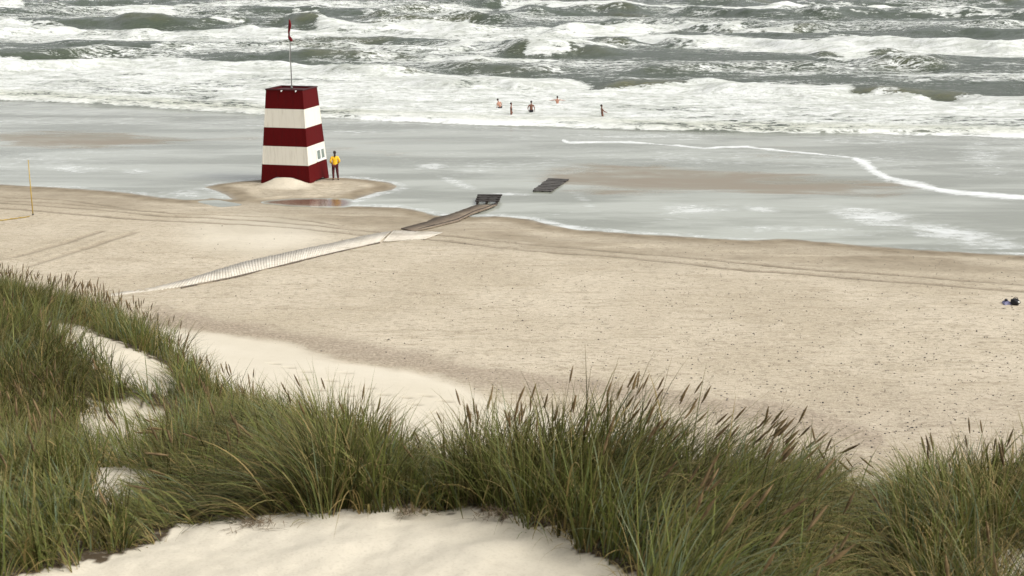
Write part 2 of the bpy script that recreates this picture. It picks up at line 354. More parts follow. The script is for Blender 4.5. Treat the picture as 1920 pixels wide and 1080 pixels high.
# bare sand, drawn on the photograph and looked up where each tuft roots
SANDF = [(-60, 1110), (60, 1080), (180, 1056), (300, 1018), (340, 990), (372, 996), (430, 972), (480, 990), (540, 966), (640, 972), (700, 958), (790, 955), (870, 950), (960, 970), (1040, 996), (1100, 1034), (1210, 1082), (1230, 1300), (-200, 1400)]
PATH = [(75, 604), (130, 606), (200, 632), (262, 660), (312, 690), (352, 722), (300, 735), (255, 728), (180, 690), (120, 650)]
HOLE = [(150, 760), (240, 752), (312, 770), (318, 830), (300, 880), (270, 930), (200, 960), (165, 900), (150, 830)]
HOLE2 = [(1866, 1052), (1960, 1035), (2100, 1100), (1860, 1120)]
def litter_shade_mask(a, b, xs, ys, du_):
    """dead leaves under the grass, darkened to paint shade between the blades"""
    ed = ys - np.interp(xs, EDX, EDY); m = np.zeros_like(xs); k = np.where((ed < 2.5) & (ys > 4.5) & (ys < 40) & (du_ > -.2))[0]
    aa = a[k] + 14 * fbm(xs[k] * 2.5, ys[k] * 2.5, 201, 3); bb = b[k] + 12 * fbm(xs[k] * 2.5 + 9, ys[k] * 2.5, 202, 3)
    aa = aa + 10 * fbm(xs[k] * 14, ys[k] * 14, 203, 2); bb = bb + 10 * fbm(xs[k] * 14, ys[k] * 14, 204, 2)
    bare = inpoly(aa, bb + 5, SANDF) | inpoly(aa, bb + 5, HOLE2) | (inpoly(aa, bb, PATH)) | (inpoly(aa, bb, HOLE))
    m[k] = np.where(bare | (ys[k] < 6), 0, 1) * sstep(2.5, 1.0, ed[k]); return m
# ------------------------------------------------------------------ ground sheet
def fan_grid(Ds, us, base=5.0, k=.5):
    D, U = np.meshgrid(Ds, us, indexing='ij'); X = U * (base + k * np.maximum(D, 0)); return X, D
def grid_faces(nr, nc):
    i = np.arange(nr * nc).reshape(nr, nc)
    return np.stack([i[:-1, :-1], i[:-1, 1:], i[1:, 1:], i[1:, :-1]], -1).reshape(-1, 4)
Ds = np.concatenate([np.arange(-12, 5.5, .5), np.arange(5.5, 13, .045), np.arange(13, 34, .14), np.arange(34, 92, .075), np.arange(92, 112, .5), np.geomspace(112, 6000, 24)])
us = np.concatenate([[-40, -12, -5, -2.6, -1.7, -1.3], np.linspace(-1.08, 1.08, 680), [1.3, 1.7, 2.6, 5, 12, 40]])
X, Y = fan_grid(Ds, us); x = X.ravel(); y = Y.ravel()
z, sdl, sdm, du, p1 = gz(x, y)
px, py = w2px(x, y, 0 * x)
pz, pyz = w2px(x, y, z)
dunef = sstep(-.05, .25, du)
ybx = np.interp(x, fx_, fy_); footm = sstep(-.4, .9, ybx - y + 1.2 * fbm(x * .5, y * .5, 44, 3))
land = np.maximum(sdl, sdm)
# tracks and footprints pressed into the sand
dark = np.zeros_like(x)
beach = (y > 34) & (y < 95)
xb, yb_ = x[beach], y[beach]; dz = np.zeros_like(xb); dk = np.zeros_like(xb)
for pts, wd in TRACKS:
    P = G(pts, .25); d = segdist(xb + .12 * fbm(xb * .3, yb_ * .3, 60, 2), yb_ + .3 * fbm(xb * .25, yb_ * .25, 61, 2), P)
    q = np.exp(-(d / (1.15 * wd)) ** 2) * (.65 + .35 * sstep(-.5, .3, fbm(xb * .35, yb_ * .35, 62, 3)))
    rim = np.exp(-((d - 2.0 * wd) / wd) ** 2)
    dz += -.06 * q + .02 * rim; dk = np.maximum(dk, (.36 if wd == .2 else .72) * q)
for a, b in PRINTS:
    hx, hy, hz = hit(a, b); rx = .17 + random.random() * .06
    q = np.exp(-(((xb - hx) / rx) ** 2 + ((yb_ - hy) / .13) ** 2) ** 1.5)
    dz += -.07 * q; dk = np.maximum(dk, .30 * q)
# loose trampled surface
tr = sstep(1.0, 5, sdl[beach]) * (1 - .75 * footm[beach])
dz += tr * (.014 * fbm(xb * 3.2, yb_ * 2.6, 71, 3) + .02 * fbm(xb * .8, yb_ * .8, 72, 2))
z[beach] += dz; dark[beach] = dk; rut = np.zeros_like(x); rut[beach] = dk
# wind-shaped dune sand near the camera: ripples, slumps and hollows
nr = (y < 13); xn, yn = x[nr], y[nr]
slump = .02 * np.abs(fbm(xn * 2.4 + 7, yn * 2.0, 84, 2)) + .05 * fbm(xn * 1.3, yn * 1.3, 81, 4) + .10 * np.abs(fbm(xn * .6 + 3, yn * .6, 82, 3)) + .012 * fbm(xn * 6, yn * 6, 83, 3)
z[nr] += slump - .03
wet = np.clip(1 - land / 2.6, 0, 1) * (land > -50)
wet = np.maximum(wet, .55 * sstep(12, 3, sdl) * sstep(-.2, .35, fbm(x * .11, y * .3, 90, 3)))
wet = np.where((sdm > .8) & (sdl < 0), np.clip(1 - (sdm - .5) / 1.6, 0, 1) * .9, wet)
wet = np.maximum(wet, sstep(-1.5, -.1, p1)) * (1 - footm)
leftd = sstep(500, 200, px) * sstep(450, 385, py) * .45; wet = np.maximum(wet, leftd)
GR = [(300, 622), (420, 640), (650, 676), (900, 727), (1200, 765), (1500, 812), (1640, 850)]
dgr = segdist(px, py, GR); gravel = sstep(34, 8, dgr + 12 * fbm(x * .5, y * .5, 95, 3)) * (1 - footm) * (y > 25)
gravel = np.maximum(gravel, .35 * sstep(1150, 1700, px) * sstep(700, 820, py) * (y > 25) * (1 - footm))
dune_a = np.maximum(dunef, footm)
pile = np.exp(-(((x - (TX - .2)) / 1.9) ** 2 + ((y - (TY - 1.2)) / 1.1) ** 2)); dune_a = np.maximum(dune_a, .6 * sstep(.3, .8, pile)); wet = wet * (1 - sstep(.3, .7, pile))
shore = sstep(11, 1.5, sdl + 4 * fbm(x * .08, y * .25, 97, 3)) * (sdl > 0) * sstep(-.5, .5, fbm(x * .3, y * .8, 98, 3) + .25); dark = np.maximum(dark, .42 * shore)
isl = (sdm > .6) & (sdl < 0.5); dark = np.where(isl, np.maximum(dark, .34 * sstep(-.3, .3, fbm(x * 1.1, y * 1.1, 99, 3))), dark)
litter_shade = litter_shade_mask(pz, pyz, x, y, du)
white = sstep(60, 20, np.hypot((px - 480) / 3.2, (py - 450) / 1.0)) * .8; dune_a = np.maximum(dune_a, white)
wet = wet * (1 - white)
dark = dark * (1 - sstep(.3, .7, pile))
go = np_mesh('ground', np.stack([x, y, z], 1), grid_faces(len(Ds), len(us)), M_sand, attrs={'wet': wet, 'dune': dune_a, 'dark': dark, 'gravel': gravel, 'litter_shade': litter_shade, 'rut': rut})
tag(go, kind='structure')

# ------------------------------------------------------------------ sea
Ds = np.concatenate([np.arange(56, 112, .2), np.arange(112, 200, .28), np.arange(200, 420, .6), np.arange(420, 700, 1.3), np.geomspace(702, 6000, 70)])
us = np.concatenate([[-40, -12, -5, -2.6, -1.7, -1.3], np.linspace(-1.08, 1.08, 820), [1.3, 1.7, 2.6, 5, 12, 40]])
X, Y = fan_grid(Ds, us); x = X.ravel(); y = Y.ravel(); px, py = w2px(x, y, 0 * x)
n_a = fbm(x * .06, y * .09, 101, 4); n_b = fbm(x * .25, y * .35, 105, 4); n_c = fbm(x * .9, y * .9, 109, 3)
pw = py + 3.0 * n_b                                  # wobbled row for ragged edges
Bx = np.interp(px, [-400, 0, 300, 500, 700, 900, 1100, 1300, 1700, 1920, 2400], [178, 188, 203, 214, 226, 234, 240, 246, 253, 258, 268])
Tx = np.interp(px, [-400, 0, 330, 600, 760, 850, 1060, 1150, 1340, 1550, 1700, 1920, 2400], [118, 122, 124, 128, 140, 150, 166, 170, 164, 176, 180, 190, 200])
foam = np.zeros_like(x); olive = np.zeros_like(x)
inner = sstep(-3, 5, pw - Tx + 5 * n_a) * sstep(2.0, -1.0, py - Bx - 1.6 * n_b)
foam = np.maximum(foam, inner * (.80 + .36 * n_a + .36 * n_b + .16 * n_c))
foam = np.maximum(foam, sstep(110, 130, y) * (.20 + .22 * n_a + .10 * n_b))
deep = sstep(6, -14, py - Bx + 8 * n_a)
cream = inner * sstep(-22, -6, py - Bx); foam = np.where(inner > .01, foam * (1 - .38 * sstep(-16, -3, py - Bx)), foam); foam = np.where(inner > .5, np.maximum(foam, (.62 + .3 * n_b) * sstep(-9, -3, py - Bx) * inner), foam)
foam = np.where((inner > .5), foam + .28 * sstep(20, 2, pw - Tx), foam)
pud = np.zeros_like(x); kk = np.where((y > 66) & (y < 80) & (px > 480) & (px < 680))[0]; pud[kk] = sstep(-.6, 0, signed(x[kk], y[kk], PUDDLE))
def stroke(pts, th, s, soft=.6, wob=3.0):
    global foam
    y0 = min(p[1] for p in pts) - th * 2 - 14; y1 = max(p[1] for p in pts) + th * 2 + 14
    k = np.where((py > y0) & (py < y1))[0]
    d = segdist(px[k] * .25, pw[k] * 1.0 + wob * (n_a[k] + .6 * n_c[k]), [(a * .25, b) for a, b in pts])
    foam[k] = np.maximum(foam[k], s * sstep(th * (1 + soft), th * (1 - soft), d))
# outer surf: band of broken water, rows measured on the photograph
for pts, th, s in [
    ([(-300, 60), (0, 66), (300, 70), (600, 66), (900, 66), (1050, 68)], 12, .62), ([(-300, 52), (0, 52), (110, 54), (160, 62)], 5, .95), ([(200, 62), (500, 66), (620, 64)], 6, .8),
    ([(330, 92), (640, 96), (900, 92)], 12, .46), ([(620, 52), (740, 55)], 6, 1.1), ([(745, 54), (868, 60)], 7, 1.1), ([(880, 76), (1040, 74)], 5, .75),
    ([(1055, 58), (1120, 64), (1195, 57)], 6, 1.1), ([(1228, 72), (1380, 80), (1560, 92), (1600, 96)], 10, 1.1), ([(1580, 80), (1750, 90), (1960, 96), (2400, 100)], 11, 1.1), ([(1020, 84), (1060, 86)], 5, 1),
    ([(960, 16), (1300, 16), (1920, 24), (2400, 26)], 6, .95), ([(0, 20), (300, 22), (520, 14), (900, 20)], 6, .62), ([(400, 8), (960, 6)], 3, .6), ([(-300, 8), (380, 4)], 2.5, .7), ([(1300, 1), (1400, 2)], 2, 1),
    ([(1500, 2), (1920, 4)], 2, .4), ([(-300, 118), (0, 120), (200, 124), (330, 127), (560, 130)], 6, 1.0), ([(780, 150), (900, 152), (1040, 160), (1070, 164)], 9, 1.15), ([(1330, 165), (1450, 168), (1560, 174)], 9, 1.15),
    ([(1810, 190), (1960, 196), (2300, 200)], 7, 1.05), ([(1700, 140), (1920, 146)], 6, .55), ([(1100, 118), (1500, 130), (1700, 126)], 16, .34), ([(1200, 40), (1900, 52)], 12, .36), ([(0, 36), (560, 34)], 9, .33),
    ([(0, 100), (320, 104)], 8, .38), ([(700, 30), (1200, 36)], 8, .4), ([(700, 110), (1100, 120)], 10, .42)]:
    stroke(pts, th, s)
# shallows: long foam line left by the swash, wisps and patches
wv = np.clip(.85 + 1.0 * fbm(x * .35, y * .35, 171, 3), .6, 1.5); lw = np.zeros_like(x)
lines = [([(1056, 264), (1068, 267), (1180, 266), (1270, 272), (1320, 277), (1400, 275), (1480, 284), (1590, 294), (1605, 298)], 1.7, 1.3),
         ([(1603, 298), (1625, 308), (1640, 322), (1665, 334)], 5.5, 1.3), ([(1650, 328), (1700, 343), (1760, 356), (1830, 364), (1900, 369), (2050, 372)], 4.2, 1.3)]
for pts, th, s in lines:
    k = np.where((py > 250) & (py < 390))[0]; d = segdist(px[k] * .8, py[k] + 1.0 * n_c[k] + 2.0 * n_b[k], [(a * .8, b) for a, b in pts]); foam[k] = np.maximum(foam[k], (.60 + .7 * n_c[k]) * sstep(th * wv[k], 0, d)); lw[k] = np.maximum(lw[k], (.92 + .35 * n_b[k]) * sstep(th * 2.6 * wv[k], 0, d))
wisp = lw
def patch(cx, cy, rx, ry, s, slope=0.0):
    global wisp
    k = np.where(np.abs(py - cy) < ry * 2 + abs(slope) * rx * 1.5)[0]
    d = np.hypot((px[k] - cx) / rx, (py[k] - cy - slope * (px[k] - cx)) / ry)
    wisp[k] = np.maximum(wisp[k], (s + .12) * sstep(1.5, .0, d + .45 * n_b[k] + .25 * n_a[k]))
for a in [(812, 311, 42, 10, .62, -.12), (850, 340, 48, 9, .5, .3), (950, 364, 62, 5, .7, 0), (1310, 394, 135, 15, .60, 0), (1425, 392, 60, 10, .58, .1), (1640, 412, 120, 22, .62, .18), (1790, 440, 170, 26, .6, .16),
          (140, 316, 90, 12, .55, 0), (255, 321, 42, 9, .5, 0), (1840, 290, 90, 45, .46, .3), (1700, 262, 240, 14, .45, 0), (1150, 256, 300, 10, .38, 0), (350, 364, 70, 10, .5, .05), (720, 386, 100, 5, .55, 0),
          (1100, 380, 40, 16, .42, .6), (640, 247, 300, 8, .33, 0), (1500, 430, 500, 10, .36, .05), (20, 230, 200, 16, .33, 0)]: patch(*a)
# bright film at the very edge of the water
sdw = np.full_like(x, -99.0); k = np.where((y < 100))[0]; sdw[k] = np.maximum(signed(x[k], y[k], LAND), signed(x[k], y[k], MOUND))
edge = sstep(-1.6, -.3, sdw) * sstep(.6, -.1, sdw); wisp = np.maximum(wisp, edge * (.62 + .5 * n_a)) * (1 - pud); wisp = np.maximum(wisp, (1 - deep) * (.22 + .35 * n_a)) * (1 - pud)
thin = np.zeros_like(x)
for cx, cy, rx, ry, s, sl in [(1180, 326, 220, 40, 1.1, .03), (1340, 336, 340, 26, .95, .05), (1080, 318, 120, 10, .8, .0), (120, 264, 230, 20, 1.05, 0), (1440, 292, 160, 22, .5, 0), (560, 262, 300, 10, .4, 0), (30, 300, 120, 12, .45, 0), (1460, 350, 200, 20, .45, .08), (700, 290, 200, 22, .35, 0)]:
    d = np.hypot((px - cx) / rx, (py - cy - sl * (px - cx)) / ry); thin = np.maximum(thin, s * sstep(1.3, .2, d + .35 * n_b + .6 * n_a))
# heights: rolling chop, then the breakers
sea = sstep(106, 135, y)
z = sea * (.16 * n_b + .30 * fbm(x * .045, y * .12, 120, 3) + .07 * n_c) * np.interp(y, [100, 180, 300, 600, 1500], [.5, 1.0, 1.5, 1.9, 1.2])
z += sstep(98, 112, y) * (1 - sea) * .02 * n_c
infoam = np.clip(inner, 0, 1); z += infoam * (.08 * np.abs(n_b) + .07 * np.abs(n_c) + .14 * np.abs(fbm(x * .4, y * .5, 131, 3)))
z += .16 * sstep(.0, -3.0, py - Bx - 1.6 * n_b) * sstep(-40, -4, py - Bx)
def crest(x0, x1, ya, yb, amp, front=2.2, back=8.0, ol=0.0, fade=40.0, wob=5.0):
    """one wave: steep shoreward face, long back"""
    global z, olive
    y0, y1 = min(ya, yb), max(ya, yb)
    D0 = float(px2g(960, y1 + 8)[1]) - 30; D1 = float(px2g(960, max(y0 - 8, -40))[1]) + 60
    k = np.where((y > D0) & (y < D1) & (px > x0 - 3 * fade) & (px < x1 + 3 * fade))[0]
    t = np.clip((px[k] - x0) / (x1 - x0), -1, 2); row = ya + (yb - ya) * t
    Dc = px2g(px[k], row)[1]; s = Dc - y[k] + (wob * np.clip(Dc / 200, .5, 1.6)) * fbm(x[k] * .05 * 200 / Dc, 0 * x[k], 140 + int(x0), 3) * 2
    win = sstep(x0 - fade, x0 + fade, px[k]) * sstep(x1 + fade, x1 - fade, px[k])
    a = amp * win * (.85 + .35 * fbm(x[k] * .15, y[k] * .05, 150 + int(x0), 2))
    h = np.where(s > 0, np.exp(-(np.maximum(s, 0) / front) ** 2), np.exp(-(np.minimum(s, 0) / back) ** 2))
    z[k] += a * h - .25 * a * np.exp(-((s - 2.6 * front) / (1.8 * front)) ** 2)
    if ol: olive[k] = np.maximum(olive[k], ol * win * sstep(-2.5, 1.0, s) * sstep(2.6 * front, .3 * front, s))
for a in [(-300, 560, 124, 132, .9), (600, 790, 138, 140, 1.0, 2.2, 8, 1.0), (780, 1070, 156, 164, .7), (1140, 1350, 162, 162, 1.0, 2.2, 7, 1.0), (1330, 1570, 172, 176, .8), (1560, 1830, 178, 186, .7, 2, 7, .8), (1810, 2300, 194, 200, .7, 2, 7, .5),
          (300, 420, 130, 134, .7, 2, 6, .6), (-300, 140, 60, 62, 1.7, 4, 14), (-100, 620, 48, 50, 1.9, 6, 18, .1), (610, 742, 56, 57, 2.0, 4, 12), (744, 905, 57, 62, 2.1, 4, 12, .1), (1040, 1215, 62, 62, 2.0, 4, 12, .25), (940, 1150, 92, 96, 1.5, 4, 10, .35),
          (1225, 1600, 76, 98, 1.4, 4, 11), (1580, 2300, 84, 98, 1.5, 4, 11), (1620, 1780, 118, 120, 1.1, 3, 9, .5), (-300, 330, 106, 110, 1.3, 3.5, 10, .1), (400, 700, 106, 112, .8, 3, 9), (820, 1050, 130, 132, .9, 3, 8, .3), (1200, 1560, 128, 134, .8, 3, 8, .15),
          (960, 2300, 24, 32, 2.2, 8, 22), (-300, 900, 27, 24, 2.0, 8, 22), (300, 1200, 13, 10, 2.0, 9, 25), (1280, 1420, 7, 8, 2.6, 9, 20), (1500, 2300, 10, 12, 2, 9, 22), (-300, 400, 12, 10, 2, 9, 22), (1250, 1900, 48, 56, 1.2, 5, 13), (700, 1000, 40, 42, 1.3, 5, 14), (1700, 2300, 62, 66, 1.3, 5, 12),
          (100, 560, 84, 88, .7, 3, 9), (700, 1000, 84, 90, .7, 3, 9)]: crest(*a)
rs = np.random.default_rng(5)
for i in range(95):
    ra = 2 + 118 * rs.uniform() ** 1.1; ln = rs.uniform(40, 170) * (.6 + ra / 120); xa = rs.uniform(-150, 2000)
    if ra > np.interp(xa, [0, 600, 1000, 2000], [104, 108, 132, 150]): continue
    am = rs.uniform(.4, 1.05) * np.interp(ra, [0, 60, 120], [1.7, 1.2, .7]); fr = np.interp(ra, [0, 60, 120], [5, 3, 2])
    crest(xa, xa + ln, ra, ra + rs.uniform(-3, 4), am, fr, fr * 2.6, .55 * (rs.uniform() < .4), 22)
    if rs.uniform() < .45: stroke([(xa + 8, ra - 2 - am), (xa + ln * .5, ra - am), (xa + ln - 8, ra - 1 - am)], rs.uniform(1.6, 3.2), rs.uniform(.7, 1.05))
k = (y < 104); z[k] = z[k] * .3 + .012 * (foam[k] > .55) + .003 * n_c[k]
z[y < 92] = np.minimum(z[y < 92], .03)
so = np_mesh('sea', np.stack([x, y, z], 1), grid_faces(len(Ds), len(us)), M_sea, attrs={'foam': foam, 'thin': thin, 'olive': olive, 'deep': deep, 'cream': cream, 'wisp': wisp, 'puddle': pud})
tag(so, kind='structure')
SEA = (x, y, z)
def seaz(px_, py_):
    gx, gy = px2g(px_, py_); k = np.argmin((x - gx) ** 2 + (y - gy) ** 2); return float(gx), float(gy), float(z[k])

# ------------------------------------------------------------------ tower
def make_tower():
    th = R(13); s0, s1, HT = 3.2, 2.36, 5.68
    nx, ny = px2g(581, 346, .10); nx = float(nx); ny = float(ny)
    ex = Vector((math.cos(th), -math.sin(th), 0)); ey = Vector((math.sin(th), math.cos(th), 0))
    c = Vector((nx, ny, .10)) - ex * s0 / 2 + ey * s0 / 2
    root = empty('lifeguard_tower', c, -th)
    tag(root, 'tapering lifeguard tower striped dark red and cream on a sand mound', 'lifeguard tower')
    def half(zz): return (s0 + (s1 - s0) * zz / HT) / 2
    bm = bmesh.new(); NB = 24
    def P(face, u, zz, off=0.0):
        h = half(zz) + off; a = (2 * u - 1) * half(zz)
        return [(a, -h, zz), (h, a, zz), (-a, h, zz), (-h, -a, zz)][face]
    bands = [0, HT / 5, 2 * HT / 5, 3 * HT / 5, 4 * HT / 5, HT]
    for f in range(4):
        for b in range(5):
            for i in range(NB):
                u0, u1 = i / NB, (i + 1) / NB
                def lo(u):
                    if b: return bands[b]
                    t = min(1, max(0, (min(u, 1 - u) - .06) / .30)); return -.12 + (.50 if f == 0 else .22) * math.sin(t * math.pi / 2)
                vs4 = [bm.verts.new(P(f, u0, lo(u0))), bm.verts.new(P(f, u1, lo(u1))), bm.verts.new(P(f, u1, bands[b + 1])), bm.verts.new(P(f, u0, bands[b + 1]))]
                fc = bm.faces.new(vs4); fc.material_index = b % 2
    bmesh.ops.remove_doubles(bm, verts=bm.verts, dist=.0005)
    wall = bm_obj('wall', bm, [M_red, M_white], root)
    m = wall.modifiers.new('thick', 'SOLIDIFY'); m.thickness = .07; m.offset = -1
    # corner trim in four pieces, top rail, deck
    for k, (sx, sy) in enumerate([(-1, -1), (1, -1), (1, 1), (-1, 1)]):
        bm = bmesh.new()
        for b in range(5):
            z0, z1 = (bands[b] if b else -.16), bands[b + 1]
            q = []
            for zz in (z0, z1):
                h = half(zz)
                for ddx, ddy in ((.012, .012), (-.07, .012), (-.07, -.07), (.012, -.07)): q.append(bm.verts.new((sx * (h + ddx), sy * (h + ddy), zz)))
            for i in range(4):
                f = bm.faces.new((q[i], q[(i + 1) % 4], q[4 + (i + 1) % 4], q[4 + i])); f.material_index = b % 2
            f = bm.faces.new(q[:4]); f.material_index = b % 2; f = bm.faces.new(q[4:]); f.material_index = b % 2
        bm_obj('corner_post', bm, [M_red, M_white], root)
    bm = bmesh.new(); h = half(HT)
    for sx, sy, lx, ly in ((0, -1, 2 * h + .1, .1), (0, 1, 2 * h + .1, .1), (-1, 0, .1, 2 * h - .1), (1, 0, .1, 2 * h - .1)): add_box(bm, (sx * h, sy * h, HT + .03), (lx, ly, .07), bev=.008)
    bm_obj('top_rail', bm, M_roof, root)
    bm = bmesh.new(); add_box(bm, (0, 0, HT - .09), (2 * h - .16, 2 * h - .16, .05)); bm_obj('roof', bm, M_roof, root)
    for sx in (-.15, .78):
        bm = bmesh.new(); add_box(bm, (sx, -h - .07, HT - .03), (.10, .05, .06), bev=.01); add_tube(bm, [(sx, -h - .09, HT - .05), (sx, -h - .16, HT - .09)], .02); bm_obj('bracket', bm, M_frame, root)
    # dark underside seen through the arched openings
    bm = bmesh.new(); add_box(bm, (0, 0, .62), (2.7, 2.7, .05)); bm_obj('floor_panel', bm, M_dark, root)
    # window on the right face, in the lower cream band
    def wbox(bm, u0, u1, z0, z1, dep, off):
        vs8 = []
        for o_ in (off, off + dep):
            for (u, zz) in ((u0, z0), (u1, z0), (u1, z1), (u0, z1)): vs8.append(bm.verts.new(P(1, u, zz, o_)))
        for fidx in ((0, 1, 2, 3), (4, 5, 6, 7), (0, 1, 5, 4), (1, 2, 6, 5), (2, 3, 7, 6), (3, 0, 4, 7)): bm.faces.new([vs8[i] for i in fidx])
    W = empty('window', (0, 0, 0)); W.parent = root
    z0, z1 = HT / 5 + .16, HT / 5 + .72
    for (a, b_) in ((.50, .68), (.74, .90)):
        bm = bmesh.new(); wbox(bm, a, b_, z0, z1, .012, .004); bm_obj('pane', bm, M_glass, W)
    bm = bmesh.new()
    for (a, b_, c0, c1) in ((.47, .50, z0 - .06, z1 + .06), (.68, .74, z0 - .06, z1 + .06), (.90, .93, z0 - .06, z1 + .06), (.50, .68, z0 - .06, z0), (.50, .68, z1, z1 + .06), (.74, .90, z0 - .06, z0), (.74, .90, z1, z1 + .06)): wbox(bm, a, b_, c0, c1, .04, .003)
    bm_obj('frame', bm, M_frame, W)
    bm = bmesh.new(); wbox(bm, .46, .94, z0 - .10, z0 - .062, .09, .003); bm_obj('sill', bm, M_frame, W)
    # flagpole with the limp flag
    bm = bmesh.new(); top = HT + 4.2
    add_tube(bm, [(0, 0, HT - .1), (0.01, 0, HT + 2), (.03, 0, top)], [.038, .032, .020]); add_ball(bm, (.03, 0, top + .03), (.035, .035, .04))
    add_tube(bm, [(0, 0, HT - .07), (0, 0, HT + .12)], .07)
    pole = bm_obj('flagpole', bm, M_metal, root, True)
    bm = bmesh.new(); n = 26; ns = 12; rings = []
    for i in range(n):
        t = i / (n - 1); zz = top - .05 - 1.30 * t
        r = .055 * math.sin(math.pi * min(1, t * 1.25 + .10)) ** .6 if t < .72 else (.035 + .04 * math.sin((t - .72) / .28 * math.pi))
        r = max(r, .02)
        ox = .10 * math.sin(t * 7 + .5) * t - .10 * max(0, t - .62) * 3 * (1 - t) * 3; 
        rings.append([bm.verts.new((.03 + ox + r * 1.5 * math.cos(a) * (1 + .28 * math.sin(3 * a + 9 * t)), r * math.sin(a) * (1 + .25 * math.cos(4 * a - 7 * t)), zz)) for a in [2 * math.pi * k / ns for k in range(ns)]])
    for A, B in zip(rings[:-1], rings[1:]):
        for k in range(ns): bm.faces.new((A[k], A[(k + 1) % ns], B[(k + 1) % ns], B[k]))
    bm.faces.new(rings[0]); bm.faces.new(rings[-1])
    bm_obj('flag', bm, M_flag, pole, True)
    bm = bmesh.new(); add_tube(bm, [(.0, -.045, HT + .1), (-.02, -.05, HT + 2), (.0, -.04, top - 1.4), (-.16, -.02, top - 1.25), (-.2, 0, top - 1.0), (-.1, 0, top - .8), (.02, 0, top - .72)], .008, 5); bm_obj('halyard', bm, M_frame, pole)
    return root
make_tower()

# ------------------------------------------------------------------ people
def skin_obj(name, J, E, mat, parent, root='pelvis', sub=1):
    names = list(J); me = bpy.data.meshes.new(name)
    me.from_pydata([J[n][0] for n in names], [(names.index(a), names.index(b)) for a, b in E], [])
    o = bpy.data.objects.new(name, me); C.objects.link(o); o.parent = parent; me.materials.append(mat)
    sk = o.modifiers.new('skin', 'SKIN'); sk.use_smooth_shade = True; sk.branch_smoothing = .5
    for i, n in enumerate(names):
        r = J[n][1]; r = r if isinstance(r, tuple) else (r, r)
        v = me.skin_vertices[0].data[i]; v.radius = r; v.use_root = (n == root)
    ss = o.modifiers.new('sub', 'SUBSURF'); ss.levels = sub; ss.render_levels = sub
    return o
def skeleton(pose):
    J = {'pelvis': ((0, 0, .96), (.145, .11)), 'spine': ((0, 0, 1.14), (.125, .095)), 'chest': ((0, .01, 1.34), (.165, .115)), 'neck0': ((0, .01, 1.48), .065), 'neck': ((0, 0, 1.54), .053),
         'jaw': ((0, -.015, 1.60), (.066, .075)), 'head': ((0, -.005, 1.67), (.078, .095)), 'crown': ((0, .005, 1.745), (.055, .068)), 'nose': ((0, -.105, 1.645), .013)}
    E = [('pelvis', 'spine'), ('spine', 'chest'), ('chest', 'neck0'), ('neck0', 'neck'), ('neck', 'jaw'), ('jaw', 'head'), ('head', 'crown'), ('head', 'nose')]
    for s, sx in (('l', -1), ('r', 1)):
        J['sh' + s] = ((sx * .185, .01, 1.42), .062); J['el' + s] = ((sx * .25, .02, 1.14), .043); J['wr' + s] = ((sx * .26, -.06, .90), .028)
        J['hip' + s] = ((sx * .10, 0, .90), .095); J['kn' + s] = ((sx * .115, -.02, .50), .060); J['an' + s] = ((sx * .12, .02, .09), .038)
        J['heel' + s] = ((sx * .12, .05, .035), .032); J['toe' + s] = ((sx * .135, -.17, .03), (.04, .026))
        E += [('chest', 'sh' + s), ('sh' + s, 'el' + s), ('el' + s, 'wr' + s), ('pelvis', 'hip' + s), ('hip' + s, 'kn' + s), ('kn' + s, 'an' + s), ('an' + s, 'heel' + s), ('an' + s, 'toe' + s)]
    for k, v in pose.items():
        if k in J: J[k] = (v, J[k][1])
    for s, sx in (('l', -1), ('r', 1)):
        wv = Vector(J['wr' + s][0]); d = (wv - Vector(J['el' + s][0])).normalized(); side = Vector((0, 1, 0)).cross(d)
        side = side if side.length > .2 else Vector((1, 0, 0)); side.normalize(); fw = d.cross(side).normalized()
        J['palm' + s] = (tuple(wv + d * .055), (.034, .018)); E.append(('wr' + s, 'palm' + s))
        for i, (off, L) in enumerate(((-.030, .070), (-.010, .080), (.010, .075), (.028, .058))):
            a = wv + d * .095 + fw * off; b = a + d * L * .5 + side * .012 * -sx; c = a + d * L * .9 + side * .035 * -sx
            J[f'f{i}{s}'] = (tuple(a), .0095); J[f'g{i}{s}'] = (tuple(b), .0085); J[f'h{i}{s}'] = (tuple(c), .007); E += [('palm' + s, f'f{i}{s}'), (f'f{i}{s}', f'g{i}{s}'), (f'g{i}{s}', f'h{i}{s}')]
        a = wv + d * .035 - fw * .032; b = a + d * .035 - fw * .022
        J['t0' + s] = (tuple(a), .011); J['t1' + s] = (tuple(b), .009); E += [('wr' + s, 't0' + s), ('t0' + s, 't1' + s)]
    return J, E
